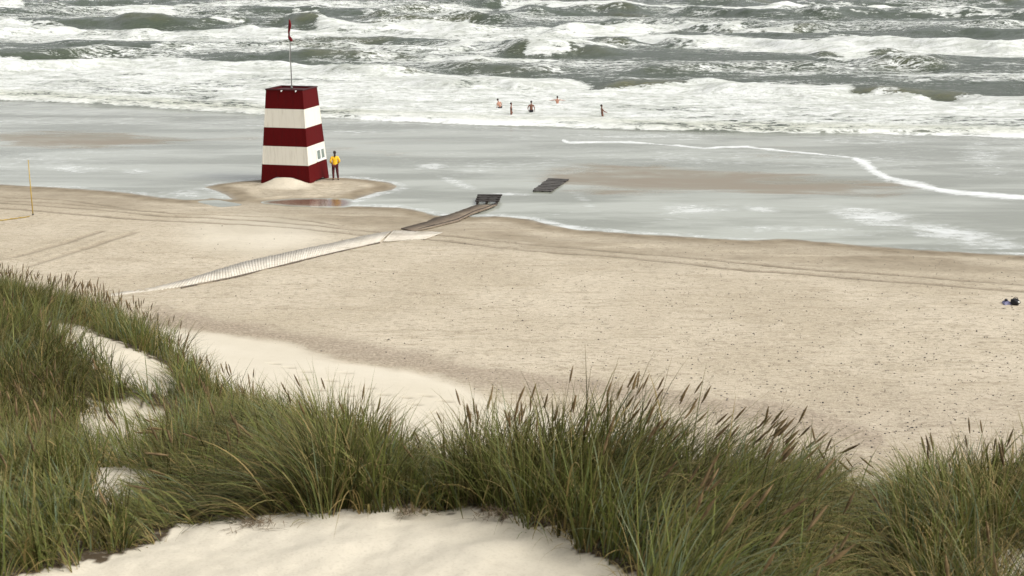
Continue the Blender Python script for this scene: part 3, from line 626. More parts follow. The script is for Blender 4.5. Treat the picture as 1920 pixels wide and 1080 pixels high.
def person(loc, rz, pose, label, skin, clothes, hair_mat=None, hair_long=False, scale=1.0, group=None, tilt=(0, 0)):
    root = empty('person', loc, rz); root.rotation_euler = (tilt[0], tilt[1], rz); root.scale = (scale,) * 3
    tag(root, label, 'person', group)
    J, E = skeleton(pose); skin_obj('body', J, E, skin, root)
    hd = Vector(J['head'][0]); cr = Vector(J['crown'][0])
    bm = bmesh.new(); vs_ = add_ball(bm, tuple(hd + (cr - hd) * .35 + Vector((0, .016, 0))), (.094, .112, .105), 14)
    dl = [v for v in vs_ if v.co.y < hd.y - .045 and v.co.z < hd.z + .045] + [v for v in vs_ if v.co.z < hd.z - .07]
    bmesh.ops.delete(bm, geom=list(set(dl)), context='VERTS')
    for v in bm.verts: v.co += v.normal * random.uniform(-.004, .006)
    if hair_long:
        add_ball(bm, (hd.x, hd.y + .085, hd.z - .12), (.062, .045, .15), 10)
    bm_obj('hair', bm, hair_mat or M_hair, root, True)
    for sx in (-1, 1):
        bm = bmesh.new(); add_ball(bm, (hd.x + sx * .031, hd.y - .088, hd.z + .012), (.012, .008, .008), 8); bm_obj('eye', bm, M_black, root, True)
    for nm, mat, keys, grow, rad in clothes:
        JJ = {}
        for k in keys:
            r = J[k][1]; r = r if isinstance(r, tuple) else (r, r); JJ[k] = (J[k][0], (r[0] + grow, r[1] + grow))
        for k, v in rad.items():
            if isinstance(v, tuple) and len(v) == 2 and isinstance(v[0], tuple): JJ[k] = v
            else: JJ[k] = (JJ[k][0], v)
        EE = [(a, b) for a, b in E if a in JJ and b in JJ]
        for k in rad:
            if k.startswith('x'):
                EE.append((k.split('_')[1], k))
        skin_obj(nm, JJ, EE, mat, root, root=keys[0])
    return root
# lifeguard seen from behind, hands brought to the front of the jacket
lx, ly, _ = hit(629, 337.5)
pose = {'ell': (-.275, .05, 1.15), 'wrl': (-.20, -.18, 1.02), 'elr': (.275, .05, 1.15), 'wrr': (.20, -.18, 1.02), 'knl': (-.13, -.01, .5), 'anl': (-.17, .02, .09), 'heell': (-.17, .05, .035), 'toel': (-.19, -.17, .03),
        'anr': (.12, .02, .09), 'knr': (.115, -.02, .5)}
person((lx, ly, ground(lx, ly) - .01), R(-168), pose, 'person in a yellow jacket and dark trousers standing beside the striped tower', M_skin,
       [('jacket', M_jacket, ['chest', 'spine', 'pelvis', 'neck0', 'shl', 'ell', 'wrl', 'shr', 'elr', 'wrr'], .028, {'pelvis': (.19, .15), 'spine': (.17, .135), 'neck0': .085, 'x_pelvis': ((0, 0, .80), (.20, .16))}),
        ('trousers', M_trouser, ['pelvis', 'hipl', 'knl', 'anl', 'hipr', 'knr', 'anr'], .026, {'anl': .062, 'anr': .062, 'knl': .085, 'knr': .085}),
        ('shoe', M_black, ['anl', 'heell', 'toel'], .012, {}), ('shoe', M_black, ['anr', 'heelr', 'toer'], .012, {})], hair_long=True, scale=1.03)
trunks = [('swim_trunks', M_black, ['pelvis', 'hipl', 'hipr'], .016, {'x_hipl': ((-.11, -.01, .72), .09), 'x_hipr_': ((.11, -.01, .72), .09)})]
def bather(pxx, pyy, sink, rz, pose, label, skin, cl, tilt=(0, 0), sc=1.0):
    gx, gy, zz = seaz(pxx, pyy); person((gx, gy, zz - sink), rz, pose, label, skin, cl, scale=sc, tilt=tilt, group='bathers wading in the surf')
g0, g1 = .9, 0
bather(943, 205, .86, R(-150), {'wrl': (-.2, -.3, .95), 'wrr': (.22, -.3, .95)}, 'pale bather bending to one side, farthest left in the surf', M_skin, trunks, (R(10), R(14)), 1.0)
bather(958.5, 218, .62, R(80), {'wrl': (-.18, -.06, .9), 'ell': (-.22, .02, 1.14), 'wrr': (.18, -.06, .9), 'elr': (.22, .02, 1.14)}, 'dark slim bather standing side-on, second from the left in the surf', M_skind,
       [('swimsuit', M_black, ['pelvis', 'spine', 'chest', 'hipl', 'hipr'], .03, {})], (0, 0), .95)
bather(996, 213, .80, R(175), {'ell': (-.30, .03, 1.14), 'wrl': (-.26, -.08, .92), 'elr': (.30, .03, 1.14), 'wrr': (.26, -.08, .92)}, 'broad tanned bather in dark trunks, middle of the five in the surf', M_skind, trunks, (0, 0), 1.04)
bather(1045, 196, 1.05, R(180), {'ell': (-.45, -.02, 1.38), 'wrl': (-.68, -.04, 1.36), 'elr': (.45, -.02, 1.38), 'wrr': (.68, -.04, 1.36)}, 'bather holding both arms stretched out sideways, deepest in the surf', M_skin, trunks, (0, 0), 1.0)
bather(1131, 222, .66, R(105), {'ell': (-.2, -.1, 1.2), 'wrl': (-.2, -.28, 1.08), 'elr': (.2, -.1, 1.2), 'wrr': (.2, -.28, 1.02)}, 'tanned bather leaning forward, farthest right in the surf', M_skind,
       [('swimsuit', M_black, ['pelvis', 'spine', 'hipl', 'hipr'], .03, {})], (R(-8), R(-6)), .97)

# ------------------------------------------------------------------ boardwalk, ramp, pallet
def plank_strip(name, top, bot, n, mat, parent, lift=.05, thick=.045, gap=.16, warp=.02, sink=None):
    """cross planks between two edge polylines given in photo pixels"""
    A = G(top, .2); B = G(bot, .2)
    def samp(P, t):
        L = [0]
        for a, b in zip(P[:-1], P[1:]): L.append(L[-1] + math.hypot(b[0] - a[0], b[1] - a[1]))
        d = t * L[-1]
        for i in range(len(P) - 1):
            if d <= L[i + 1] + 1e-9: 
                q = (d - L[i]) / (L[i + 1] - L[i]); return (P[i][0] + (P[i + 1][0] - P[i][0]) * q, P[i][1] + (P[i + 1][1] - P[i][1]) * q)
        return P[-1]
    V = []; Fc = []
    for i in range(n):
        t0, t1 = (i + gap / 2) / n, (i + 1 - gap / 2) / n; j = rng.uniform(-.004, .004)
        a0, a1, b0, b1 = samp(A, t0), samp(A, t1), samp(B, t0), samp(B, t1)
        def ex(p, q, e): return (q[0] + (q[0] - p[0]) * e, q[1] + (q[1] - p[1]) * e)
        e0, e1 = rng.uniform(-.02, .03, 2)
        a0_, a1_, b0_, b1_ = ex(b0, a0, e0), ex(b1, a1, e0), ex(a0, b0, e1), ex(a1, b1, e1)
        base = len(V)
        for dzz in (-thick, 0):
            for q in (a0_, a1_, b1_, b0_):
                g = ground(*q); sk = 0 if sink is None else sink((i + .5) / n)
                V.append((q[0], q[1], g + lift + j + dzz - sk + rng.uniform(-.0015, .0015)))
        for f in ((0, 1, 2, 3), (4, 7, 6, 5), (0, 4, 5, 1), (1, 5, 6, 2), (2, 6, 7, 3), (3, 7, 4, 0)): Fc.append([base + q for q in f])
    return np_mesh(name, V, Fc, mat, parent, smooth=False, attrs={'tint': np.repeat(rng.uniform(0, 1, n), 8)})
def edge_strip(name, line, mat, parent, lift, r=(.05, .09), drop=0.0):
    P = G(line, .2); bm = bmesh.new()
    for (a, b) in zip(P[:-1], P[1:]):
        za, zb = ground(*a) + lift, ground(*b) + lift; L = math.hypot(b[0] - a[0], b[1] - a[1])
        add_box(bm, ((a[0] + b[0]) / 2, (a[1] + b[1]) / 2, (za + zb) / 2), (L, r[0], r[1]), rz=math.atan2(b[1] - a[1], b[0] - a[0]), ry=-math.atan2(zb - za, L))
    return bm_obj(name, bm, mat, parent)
bw = empty('boardwalk', (*px2g(520, 495), .2)); bwl = bw.location.copy()
def rel(o, root):
    o.matrix_parent_inverse = Matrix.Translation(-root.location); return o
tag(bw, 'long bleached plank boardwalk half buried in sand running towards the sea', 'boardwalk')
top = [(205, 561), (290, 548), (355, 532), (455, 500), (530, 483), (604, 465), (688, 442), (733, 433)]
bot = [(195, 567), (340, 547), (430, 529), (500, 512), (560, 497), (630, 478), (690, 462), (712, 456)]
rel(plank_strip('deck', top, bot, 100, M_plank, bw, .035, gap=.03, sink=lambda t: .03 * max(0, 1 - t * 8) + .008 * math.sin(t * 17)), bw)
rel(edge_strip('side_strip', [(a, b + 2.0) for a, b in bot[1:]], M_edge_shade, bw, .0, (.07, .10)), bw)  # added dark strip standing in for the shadow along the deck's lower edge
ap = empty('board_mat', (*px2g(765, 443), .2)); tag(ap, 'wide pale board mat lying flat where boardwalk and ramp meet', 'mat')
rel(plank_strip('mat_boards', [(737, 432), (830, 435)], [(718, 456), (797, 449.5)], 20, M_plank, ap, .055, gap=.2), ap)
rp = empty('wooden_ramp', (*px2g(860, 404), .1)); tag(rp, 'damp brown plank ramp curving from the boardwalk into the shallow water', 'ramp')
rtop = [(752, 428), (800, 413), (815, 405), (840, 400), (868, 390), (893, 381)]; rbot = [(778, 434), (815, 424), (831, 419), (859, 411), (888, 397), (912, 389), (932, 381)]
def rlift(o): return o
o = plank_strip('deck', rtop, rbot, 74, M_wetplank, rp, .0, gap=.12)
me = o.data; co = np.zeros(len(me.vertices) * 3, np.float32); me.vertices.foreach_get('co', co); co = co.reshape(-1, 3)
def rampz(x_, y_): return np.maximum(gz(x_, y_)[0] + .05, .10) + .02
off = np.tile([-.045] * 4 + [0.0] * 4, len(co) // 8); co[:, 2] = rampz(co[:, 0], co[:, 1]) + off; me.vertices.foreach_set('co', co.ravel()); me.update(); rel(o, rp)
P = G(rbot, .1); bm = bmesh.new()
for a, b in zip(P[:-1], P[1:]):
    za = float(rampz(np.array([a[0]]), np.array([a[1]]))[0]); zb = float(rampz(np.array([b[0]]), np.array([b[1]]))[0]); L = math.hypot(b[0] - a[0], b[1] - a[1])
    add_box(bm, ((a[0] + b[0]) / 2, (a[1] + b[1]) / 2 - .06, (za + zb) / 2 - .05), (L, .06, .14), rz=math.atan2(b[1] - a[1], b[0] - a[0]))
rel(bm_obj('side_strip', bm, M_darkplank, rp), rp)
# stack of dark boards at the seaward end
sx0, sy0 = px2g(891, 381, .1); sx1, sy1 = px2g(936, 381, .1); ux, uy = px2g(941, 373, .1)
st = empty('board_stack', ((sx0 + sx1) / 2, float(sy0) + .5, 0.0)); tag(st, 'low stack of black soaked boards at the seaward tip of the ramp', 'boards')
L = float(sx1 - sx0)
for k, (dyy, zz, dl) in enumerate([(-.1, .20, 0), (.42, .22, .06), (.95, .24, .12), (1.45, .26, .2)]):
    bm = bmesh.new(); add_box(bm, (dl * .6, dyy - .2, zz), (L + dl * .4, .26, .06), rz=R(rng.uniform(-1.5, 1.5)), bev=.006); bm_obj('board', bm, M_darkplank, st)
for k, xx in enumerate((-L / 2 + .12, 0, L / 2 - .1)):
    bm = bmesh.new(); add_box(bm, (xx, .45, .10), (.10, 1.9, .14), rz=R(rng.uniform(-3, 3)) - .04, bev=.006); bm_obj('bearer', bm, M_darkplank, st)
# pallet washed out in the shallows
Pq = G([(998, 358), (1034, 359), (1068, 336), (1030, 334)], .05)
pc = np.mean(Pq, 0); pl = empty('wooden_pallet', (pc[0], pc[1], 0)); tag(pl, 'dark slatted wooden pallet lying alone in the shallow water', 'pallet')
def quadpt(u, v):
    a = np.array(Pq[0]) * (1 - u) + np.array(Pq[1]) * u; b = np.array(Pq[3]) * (1 - u) + np.array(Pq[2]) * u; return a * (1 - v) + b * v - pc
for k in range(9):
    v0, v1 = (k + .08) / 9, (k + .60) / 9; bm = bmesh.new(); e0, e1 = rng.uniform(-.03, .02, 2); lo, hi = .045, .085 + rng.uniform(0, .02)
    q = [quadpt(e0, v0), quadpt(1 + e1, v0), quadpt(1 + e1, v1), quadpt(e0, v1)]
    vv = [bm.verts.new((*p_, lo)) for p_ in q] + [bm.verts.new((*p_, hi)) for p_ in q]
    for f in ((0, 1, 2, 3), (4, 5, 6, 7), (0, 1, 5, 4), (1, 2, 6, 5), (2, 3, 7, 6), (3, 0, 4, 7)): bm.faces.new([vv[i] for i in f])
    bm_obj('slat', bm, M_palletw if 'M_palletw' in globals() else (globals().__setitem__('M_palletw', wood('grey_slat', (.06, .056, .052), (.15, .14, .13), (.08, .076, .07))) or M_palletw), pl)
for u in (.06, .5, .94):
    bm = bmesh.new(); q = [quadpt(u - .03, 0), quadpt(u + .03, 0), quadpt(u + .03, 1), quadpt(u - .03, 1)]
    vv = [bm.verts.new((*p_, -.05)) for p_ in q] + [bm.verts.new((*p_, .042)) for p_ in q]
    for f in ((0, 1, 2, 3), (4, 5, 6, 7), (0, 1, 5, 4), (1, 2, 6, 5), (2, 3, 7, 6), (3, 0, 4, 7)): bm.faces.new([vv[i] for i in f])
    bm_obj('bearer', bm, M_darkplank, pl)

# ------------------------------------------------------------------ yellow post and strap
yx, yy, yz = hit(62, 404)
yp = empty('yellow_post', (yx, yy, yz)); tag(yp, 'thin upright yellow post standing alone in the sand at the left', 'post')
bm = bmesh.new(); add_tube(bm, [(0, 0, -.3), (0, 0, 1.4), (.01, 0, 2.92)], [.028, .026, .020], 10); bm_obj('pole', bm, M_yellow, yp, True)
bm = bmesh.new(); add_ball(bm, (.01, 0, 2.93), (.035, .035, .03)); bm_obj('cap', bm, M_yellow, yp, True)
bm = bmesh.new(); add_tube(bm, [(0, 0, .03), (0, 0, .10)], .055, 10); bm_obj('collar', bm, M_metal, yp)
V = []; Fc = []; A = [hit(a, b) for a, b in ((55, 407), (30, 410.5), (0, 414.5), (-120, 431), (-300, 452))]; npt = 60
for i in range(npt + 1):
    t = i / npt * (len(A) - 1); j = min(int(t), len(A) - 2); q = t - j
    xx = A[j][0] + (A[j + 1][0] - A[j][0]) * q; yy2 = A[j][1] + (A[j + 1][1] - A[j][1]) * q + .06 * math.sin(i * .7)
    g = ground(xx, yy2) + .045 + .01 * math.sin(i * 1.3)
    for dd, zz in ((-.10, 0), (.10, 0), (.10, -.02), (-.10, -.02)): V.append((xx, yy2 + dd, g + zz))
for i in range(npt):
    for k in range(4): Fc.append([4 * i + k, 4 * i + (k + 1) % 4, 4 * i + 4 + (k + 1) % 4, 4 * i + 4 + k])
o = np_mesh('ground_strap', V, Fc, M_yellow); tag(o, 'yellow strap stretched over the sand towards the yellow post', 'strap')

# ------------------------------------------------------------------ things left on the sand at the right
def cloth_heap(name, pxx, pyy, rx, ry, h, mats, label, cat, seed):
    gx, gy, g = hit(pxx, pyy); root = empty(name, (gx, gy, g)); tag(root, label, cat)
    n = 40; U, Vv = np.meshgrid(np.linspace(-1, 1, n), np.linspace(-1, 1, n), indexing='ij')
    a = np.arctan2(Vv, U); r = np.maximum(np.abs(U), np.abs(Vv)); rr = r * (1 + .22 * np.sin(3 * a + seed) + .12 * np.sin(7 * a + 2 * seed))
    xx = rr * np.cos(a) * rx; yy3 = rr * np.sin(a) * ry; zz = h * (1 - r ** 2.2) * (.65 + .55 * fbm(U * 2.2 + seed, Vv * 2.2, seed, 3)) + .005 * (1 - r) + .01 - .03 * (r > .96)
    np_mesh('cloth', np.stack([xx, yy3, zz], -1).reshape(-1, 3), grid_faces(n, n), mats[0], root)
    return root
r1 = cloth_heap('towel', 1888, 569, .18, .25, .13, [M_lilac], 'crumpled lilac and blue towel beside a black bag on the sand', 'towel', 3)
bm = bmesh.new(); add_ball(bm, (-.02, .06, .12), (.06, .10, .05), 8); bm_obj('sock', bm, M_black, r1, True)
bx, by, bz = hit(1903, 571); r2 = empty('bag', (bx, by, bz), R(15)); tag(r2, 'small black bag with a pale patch beside the lilac towel', 'bag')
bm = bmesh.new(); add_ball(bm, (0, 0, .10), (.17, .20, .13), 14)
for v in bm.verts: v.co += v.normal * .02 * math.sin(v.co.x * 40 + v.co.z * 30); v.co.z = max(v.co.z, -.02)
bm_obj('pouch', bm, M_black, r2, True)
bm = bmesh.new(); add_ball(bm, (.03, -.17, .13), (.05, .03, .04), 8); bm_obj('patch', bm, M_frame, r2, True)
bm = bmesh.new(); add_tube(bm, [(-.13, 0, .16), (-.09, 0, .26), (0, 0, .30), (.09, 0, .26), (.13, 0, .16)], .012, 6); bm_obj('handle', bm, M_black, r2, True)

# ------------------------------------------------------------------ pebbles
n = 8000; tpx = rng.uniform(-200, 2150, n * 3); tpy = 420 + (900 - 420) * rng.uniform(0, 1, n * 3) ** .9
gx, gy = px2g(tpx, tpy, .3); dens = .25 + .75 * sstep(500, 1500, tpx); zz, a1, a2, a3, _ = gz(gx, gy)
keep = (rng.uniform(0, 1, n * 3) < dens) & (a3 < -.05) & (a1 > .3) & (np.interp(gx, fx_, fy_) < gy) & (gy > 30); gx, gy, zz = gx[keep][:n], gy[keep][:n], zz[keep][:n]; n = len(gx)
s = .009 + .032 * rng.uniform(0, 1, n) ** 4
ic = [(0, 0, 1), (.9, 0, .1), (.28, .85, .15), (-.72, .52, .05), (-.72, -.52, .12), (.28, -.85, .08), (0, 0, -1)]
fc = [(0, 1, 2), (0, 2, 3), (0, 3, 4), (0, 4, 5), (0, 5, 1), (6, 2, 1), (6, 3, 2), (6, 4, 3), (6, 5, 4), (6, 1, 5)]
ic = np.array(ic); an = rng.uniform(0, 6.28, n); fl = rng.uniform(.35, .8, n); el = rng.uniform(.7, 1.5, n)
bx_ = ic[None, :, 0] * el[:, None]; by_ = ic[None, :, 1] + 0 * bx_; vx = (bx_ * np.cos(an)[:, None] - by_ * np.sin(an)[:, None]) * s[:, None] + gx[:, None]
vy = (bx_ * np.sin(an)[:, None] + by_ * np.cos(an)[:, None]) * s[:, None] + gy[:, None]; vz = ic[None, :, 2] * (s * fl)[:, None] + zz[:, None] + .008
Fc = (np.array(fc)[None] + (np.arange(n) * 7)[:, None, None]).reshape(-1, 3)
o = np_mesh('pebbles', np.stack([vx, vy, vz], -1).reshape(-1, 3), Fc, M_pebble); tag(o, 'scattered dark pebbles and shells on the dry beach', 'pebbles', kind='stuff')

# ------------------------------------------------------------------ marram grass
def blades(B, az, L, phi0, kap, wd, K=6, tint=None, dry=None):
    """B base points (n,3); az lean azimuth; phi0 start angle from vertical; kap bend along the blade"""
    n = len(B); t = np.linspace(0, 1, K + 1); ph = phi0[:, None] + kap[:, None] * t[None] ** 1.5
    ph = np.minimum(ph, 2.5); seg = L[:, None] / K
    hm = np.sin((ph[:, 1:] + ph[:, :-1]) / 2) * seg; vm = np.cos((ph[:, 1:] + ph[:, :-1]) / 2) * seg
    hh = np.concatenate([np.zeros((n, 1)), np.cumsum(hm, 1)], 1); vv = np.concatenate([np.zeros((n, 1)), np.cumsum(vm, 1)], 1)
    sw = rng.normal(0, .02, n)[:, None] * t[None] ** 2 * L[:, None] * 3
    ca, sa = np.cos(az)[:, None], np.sin(az)[:, None]
    Cx = B[:, 0:1] + hh * ca - sw * sa; Cy = B[:, 1:2] + hh * sa + sw * ca; Cz = B[:, 2:3] + vv
    tw = rng.uniform(-1.0, 1.0, n)[:, None]; wx = -sa * np.cos(tw) + ca * np.sin(tw) * .6; wy = ca * np.cos(tw) + sa * np.sin(tw) * .6
    ww = wd[:, None] * (1 - t[None] ** 2.2 * .93) * .5
    V = np.stack([np.stack([Cx - wx * ww, Cy - wy * ww, Cz], -1), np.stack([Cx + wx * ww, Cy + wy * ww, Cz], -1)], 2)    # n,K+1,2,3
    i = np.arange(n)[:, None] * (K + 1) * 2 + np.arange(K)[None] * 2
    Fq = np.stack([i, i + 1, i + 3, i + 2], -1).reshape(-1, 4)
    at = np.repeat(tint, (K + 1) * 2), np.tile(np.repeat(t, 2), n), np.repeat(dry, (K + 1) * 2)
    end = np.stack([Cx[:, -1], Cy[:, -1], Cz[:, -1]], -1); dirn = end - np.stack([Cx[:, -2], Cy[:, -2], Cz[:, -2]], -1); dirn /= np.linalg.norm(dirn, axis=1)[:, None]
    return V.reshape(-1, 3), Fq, at, end, dirn
def join(parts):
    Vs, Fs, A0, A1, A2 = [], [], [], [], []; o_ = 0
    for V, Fq, at, *_ in parts:
        Vs.append(V); Fs.append(Fq + o_); o_ += len(V); A0.append(at[0]); A1.append(at[1]); A2.append(at[2])
    return np.concatenate(Vs), np.concatenate(Fs), {'tint': np.concatenate(A0), 'along': np.concatenate(A1), 'dry': np.concatenate(A2)}
def field(pxx, pts):
    return np.interp(pxx, [p[0] for p in pts], [p[1] for p in pts])
def tufts(n, xr, yr, mind, rule):
    xs = rng.uniform(*xr, n); ys = rng.uniform(*yr, n); zz, a1, a2, a3, _ = gz(xs, ys, False); a, b = w2px(xs, ys, zz)
    k = rule(xs, ys, zz, a, b, a3); xs, ys, zz, a, b = xs[k], ys[k], zz[k], a[k], b[k]
    cell = {}; out = []
    for i in range(len(xs)):
        c = (int(xs[i] // mind), int(ys[i] // mind))
        if cell.get(c, 0) >= 1: continue
        cell[c] = 1; out.append(i)
    o_ = np.array(out); return xs[o_], ys[o_], zz[o_], a[o_], b[o_]
def edge_d(xs, ys): return ys - np.interp(xs, EDX, EDY)
HEADS = []
def grow(xs, ys, zz, a, b, per, Lf, leanf, wd, K, rad, head_p, dryp, fan=.55):
    parts = []; n = len(xs)
    N = rng.poisson(per, n) + 3; idx = np.repeat(np.arange(n), N); m = len(idx)
    r = rad * np.sqrt(rng.uniform(0, 1, m)); th = rng.uniform(0, 2 * np.pi, m)
    bx_, by_ = xs[idx] + r * np.cos(th), ys[idx] + r * np.sin(th); bz_ = gz(bx_, by_, False)[0] - .03
    hv = 1 + .30 * fbm(xs * 1.4, ys * 1.4, 210, 2) + .08 * rng.normal(size=n); tl = Lf(a, b)[idx] * hv[idx] * rng.uniform(.55, 1.10, m)
    lx_, ly_ = leanf(a, b); lx_ = lx_[idx]; ly_ = ly_[idx]
    fx2 = rng.normal(0, .22, n)[idx]; fy2 = rng.normal(0, .22, n)[idx]
    ox = np.cos(th) * (r / rad) * fan + lx_ + fx2 + rng.normal(0, .22, m); oy = np.sin(th) * (r / rad) * fan + ly_ + fy2 + rng.normal(0, .22, m)
    az = np.arctan2(oy, ox); mag = np.hypot(ox, oy); phi0 = np.clip(mag * .45, 0, 1.1) + .03; kap = np.abs(rng.normal(.35, .28, m)) + mag * .75
    tt = np.clip((.40 + .55 * fbm(xs * 1.1, ys * 1.1, 211, 3) + rng.normal(0, .16, n))[idx] + rng.normal(0, .26, m), 0, 1); dq = dryp(a, b)[idx] if callable(dryp) else dryp
    dr = np.where(rng.uniform(0, 1, m) < dq, rng.uniform(.5, 1, m), rng.uniform(0, .2, m))
    wild = (rng.uniform(0, 1, m) < .12); kap = np.where(wild, kap + rng.uniform(.2, 1.3, m), kap); kap = np.where(dr > .5, kap + rng.uniform(0, .9, m), kap); tl = np.where(dr > .5, tl * .85, tl)
    parts.append(blades(np.stack([bx_, by_, bz_], 1), az, tl, phi0, kap, wd * rng.uniform(.6, 1.25, m) * np.where(rng.uniform(0, 1, m) < .15, 1.6, 1), K, tt, dr))
    # flowering stems
    hp = head_p(a, b); nh = rng.poisson(hp); ih = np.repeat(np.arange(n), nh); mh = len(ih)
    if mh:
        r = rad * .6 * np.sqrt(rng.uniform(0, 1, mh)); th = rng.uniform(0, 2 * np.pi, mh); bx_, by_ = xs[ih] + r * np.cos(th), ys[ih] + r * np.sin(th); bz_ = gz(bx_, by_, False)[0] - .03
        lx_, ly_ = leanf(a, b); ox = lx_[ih] * .8 + rng.normal(0, .16, mh); oy = ly_[ih] * .8 + rng.normal(0, .16, mh); mag = np.hypot(ox, oy)
        tl = Lf(a, b)[ih] * rng.uniform(.76, 1.0, mh) * (1 + .2 * fbm(xs * 1.4, ys * 1.4, 210, 2))[ih]
        q = blades(np.stack([bx_, by_, bz_], 1), np.arctan2(oy, ox), tl, mag * .4 + .02, mag * .55 + .08, np.full(mh, wd * .7), K, np.full(mh, .5), rng.uniform(.35, .9, mh)); parts.append(q)
        for e, d in zip(q[3], q[4]): HEADS.append((e, d))
    return parts
# --- near ridge: tall clumps along the lip
def rule_near(xs, ys, zz, a, b, a3):
    q = (a > -350) & (a < 2350) & (b > 690) & (b < 1330) & (edge_d(xs, ys) < 1.3)
    bare = inpoly(a, b, SANDF) | inpoly(a, b, HOLE2)
    return q & ~bare & (a3 > 0) & ~((a < 330) & inpoly(a, b, HOLE)) & ~((a < 560) & (b < 780 + (a - 560) * .1))
def L_near(a, b): return np.interp(a, [-300, 0, 150, 260, 420, 600, 700, 780, 815, 860, 1000, 1150, 1300, 1420, 1520, 1600, 1680, 1800, 2300], [.62, .62, .42, .32, .66, .80, .76, .60, .40, .80, .94, .98, .92, .80, .58, .38, .46, .60, .66])
def lean_near(a, b):
    lx = np.interp(a, [-300, 0, 200, 300, 450, 560, 640, 740, 800, 860, 1000, 1150, 1300, 1480, 1560, 1650, 1750, 1900, 2300], [-.3, -.3, -.1, -1.3, -1.7, -1.0, .0, .25, -.3, -.1, .12, .42, .75, .65, -.5, -1.1, -.2, .1, .1])
    ly = -.15 + 0 * a; return lx, ly
def head_near(a, b): return np.interp(a, [0, 300, 420, 600, 780, 850, 1000, 1300, 1450, 1550, 1620, 1750, 2000], [.04, .05, .06, .05, .12, .26, .42, .40, .26, .10, .05, .12, .14]) * (edge_d_last < 9)
edge_d_last = 0
T = tufts(9000, (-6.2, 6.4), (5.6, 14), .17, rule_near); print('near tufts', len(T[0]))
dryf = lambda a, b: np.interp(a, [0, 300, 560, 900, 1300, 1500, 1700, 2000], [.16, .34, .22, .10, .14, .34, .32, .42])
parts = grow(*T, 26, L_near, lean_near, .0105, 8, .10, head_near, dryf)
parts += grow(*[q[::2] for q in T], 22, lambda a, b: L_near(a, b) * .42, lean_near, .007, 5, .16, lambda a, b: 0 * a, .85, fan=1.3)
V, Fq, at = join(parts); grass1 = np_mesh('dune_grass', V, Fq, M_grass, attrs=at)
tag(grass1, 'tall windblown marram grass along the lip of the near dune, heads standing up against the beach', 'grass', kind='stuff'); print('near verts', len(V))
HN = HEADS; HEADS = []
# long pale blades and broken dry stalks arching out of the clumps
sel = rng.integers(0, len(T[0]), 420); bxs, bys = T[0][sel], T[1][sel]; lx_, ly_ = lean_near(T[3][sel], T[4][sel]); lo = L_near(T[3][sel], T[4][sel]); m = len(sel)
ox = lx_ * 1.2 + rng.normal(0, .5, m); oy = ly_ + rng.normal(0, .35, m); mg = np.hypot(ox, oy)
V, Fq, at = join(parts + [blades(np.stack([bxs, bys, gz(bxs, bys, False)[0]], 1), np.arctan2(oy, ox), lo * rng.uniform(.8, 1.2, m), mg * .4, rng.uniform(.3, 2.0, m) * (.5 + mg), rng.uniform(.012, .018, m), 10, rng.uniform(.5, 1, m), rng.uniform(0, 1, m) ** .6)])
bpy.data.objects.remove(grass1); grass1 = np_mesh('dune_grass', V, Fq, M_grass, attrs=at)
tag(grass1, 'tall windblown marram grass along the lip of the near dune, heads standing up against the beach', 'grass', kind='stuff')
# --- left shoulder of the dune
def rule_left(xs, ys, zz, a, b, a3):
    q = (a > -500) & (a < 640) & (b > 470) & (b < 1000) & (edge_d(xs, ys) < 2.0) & (a3 > 0)
    sparse = inpoly(a, b, HOLE) & (rng.uniform(0, 1, len(a)) > .16)
    return q & ~inpoly(a, b, PATH) & ~inpoly(a, b, SANDF) & ~sparse
def L_left(a, b): return np.interp(b, [500, 700, 850], [.78, .66, .62]) + 0 * a
def lean_left(a, b): return np.where(b > 720, -.25, .12) + .25 * np.sin(a * .02), -.1 + .15 * np.cos(b * .03)
def head_left(a, b):
    return .30 + .5 * (segdist(a, b, [(0, 515), (300, 640), (560, 765)]) < 45)
T = tufts(16000, (-24, -1.2), (9.5, 37), .27, rule_left); print('left tufts', len(T[0]))
parts = grow(*T, 34, L_left, lean_left, .012, 4, .20, head_left, .18)
V, Fq, at = join(parts); grass2 = np_mesh('dune_grass', V, Fq, M_grass, attrs=at)
tag(grass2, 'dense green grass covering the dune slope at the left around the bare sandy path', 'grass', kind='stuff'); print('left verts', len(V))
HL = HEADS
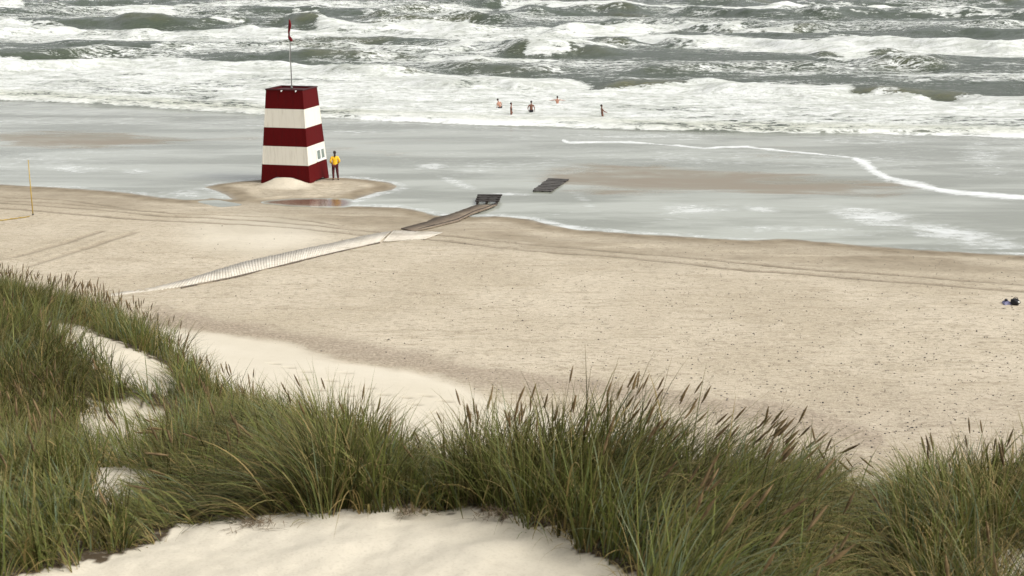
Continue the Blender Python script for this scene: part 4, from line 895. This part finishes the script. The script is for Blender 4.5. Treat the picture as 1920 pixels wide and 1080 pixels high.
# seed heads: a bristly spindle
def head_mesh():
    prof = [(0, .0025), (.01, .005), (.04, .0075), (.08, .0082), (.115, .007), (.14, .004), (.155, .001)]; ns = 7; V = []; Fq = []
    for j, (h, r) in enumerate(prof):
        for k in range(ns): a = 2 * math.pi * k / ns; rr = r * (1 + .3 * ((j * 3 + k * 5) % 4 - 1.5) / 1.5 * .5); V.append((rr * math.cos(a), rr * math.sin(a), h))
    for j in range(len(prof) - 1):
        for k in range(ns): Fq.append((j * ns + k, j * ns + (k + 1) % ns, (j + 1) * ns + (k + 1) % ns, (j + 1) * ns + k))
    return np.array(V), np.array(Fq)
HV, HF = head_mesh()
def frame(e, d, s):
    d = Vector(d); q = d.to_track_quat('Z', 'Y'); return Matrix.Translation(Vector(e) - d * .02) @ q.to_matrix().to_4x4() @ Matrix.Diagonal((s * 1.0, s * 1.0, s, 1))
def vis(h):
    a, b = w2px(h[0][0], h[0][1], h[0][2]); return (-20 < a < 1940) and (0 < b < 1090)
HN.sort(key=lambda h: (not vis(h), w2px(h[0][0], h[0][1], h[0][2])[1]))
proto = np_mesh('seed_head', HV, HF, M_head, grass1)
for i, h in enumerate(HN[:98]):
    o = proto if i == 0 else proto.copy()
    if i: C.objects.link(o); o.parent = grass1
    o.matrix_local = frame(h[0], h[1], rng.uniform(.8, 1.15))
def merged(hs, parent, sc):
    if not hs: return
    V = []; 
    for h in hs:
        m = np.array(frame(h[0], h[1], rng.uniform(.8, 1.2) * sc)); V.append(HV @ m[:3, :3].T + m[:3, 3])
    n = len(V); Fq = (HF[None] + (np.arange(n) * len(HV))[:, None, None]).reshape(-1, 4)
    o = np_mesh('seed_heads', np.concatenate(V), Fq, M_head2, parent); o['kind'] = 'stuff'
merged(HN[98:], grass1, 1.0); merged(HL, grass2, 1.0); print('heads', len(HN), len(HL))
# litter of dead stalks lying on the near sand
for k_, (a, b) in enumerate(((472, 990), (772, 968), (925, 974))):
    cx_, cy_, cz_ = hit(a, b); n = 150 if k_ == 0 else 70; ex_ = .10 if k_ == 0 else .06
    Bp = np.stack([cx_ + rng.normal(0, ex_, n), cy_ + rng.normal(0, ex_ * .8, n), np.zeros(n)], 1); Bp[:, 2] = gz(Bp[:, 0], Bp[:, 1], False)[0] + .012 + rng.uniform(0, .04, n)
    q = blades(Bp, rng.uniform(0, 6.28, n), rng.uniform(.05, .16, n), np.full(n, 1.35) + rng.normal(0, .15, n), np.full(n, .3), np.full(n, .006), 3, np.full(n, .5), np.ones(n))
    V, Fq, at = join([q]); o = np_mesh('dead_grass', V, Fq, M_litter, attrs=at)
    tag(o, ['brown tangle of dead stalks at the left end of the bare sand lip', 'small tuft of dead stalks at the middle of the bare sand lip', 'little wisp of dead stalks right of the middle of the sand lip'][k_], 'dead grass', 'dead stalks on the near sand')
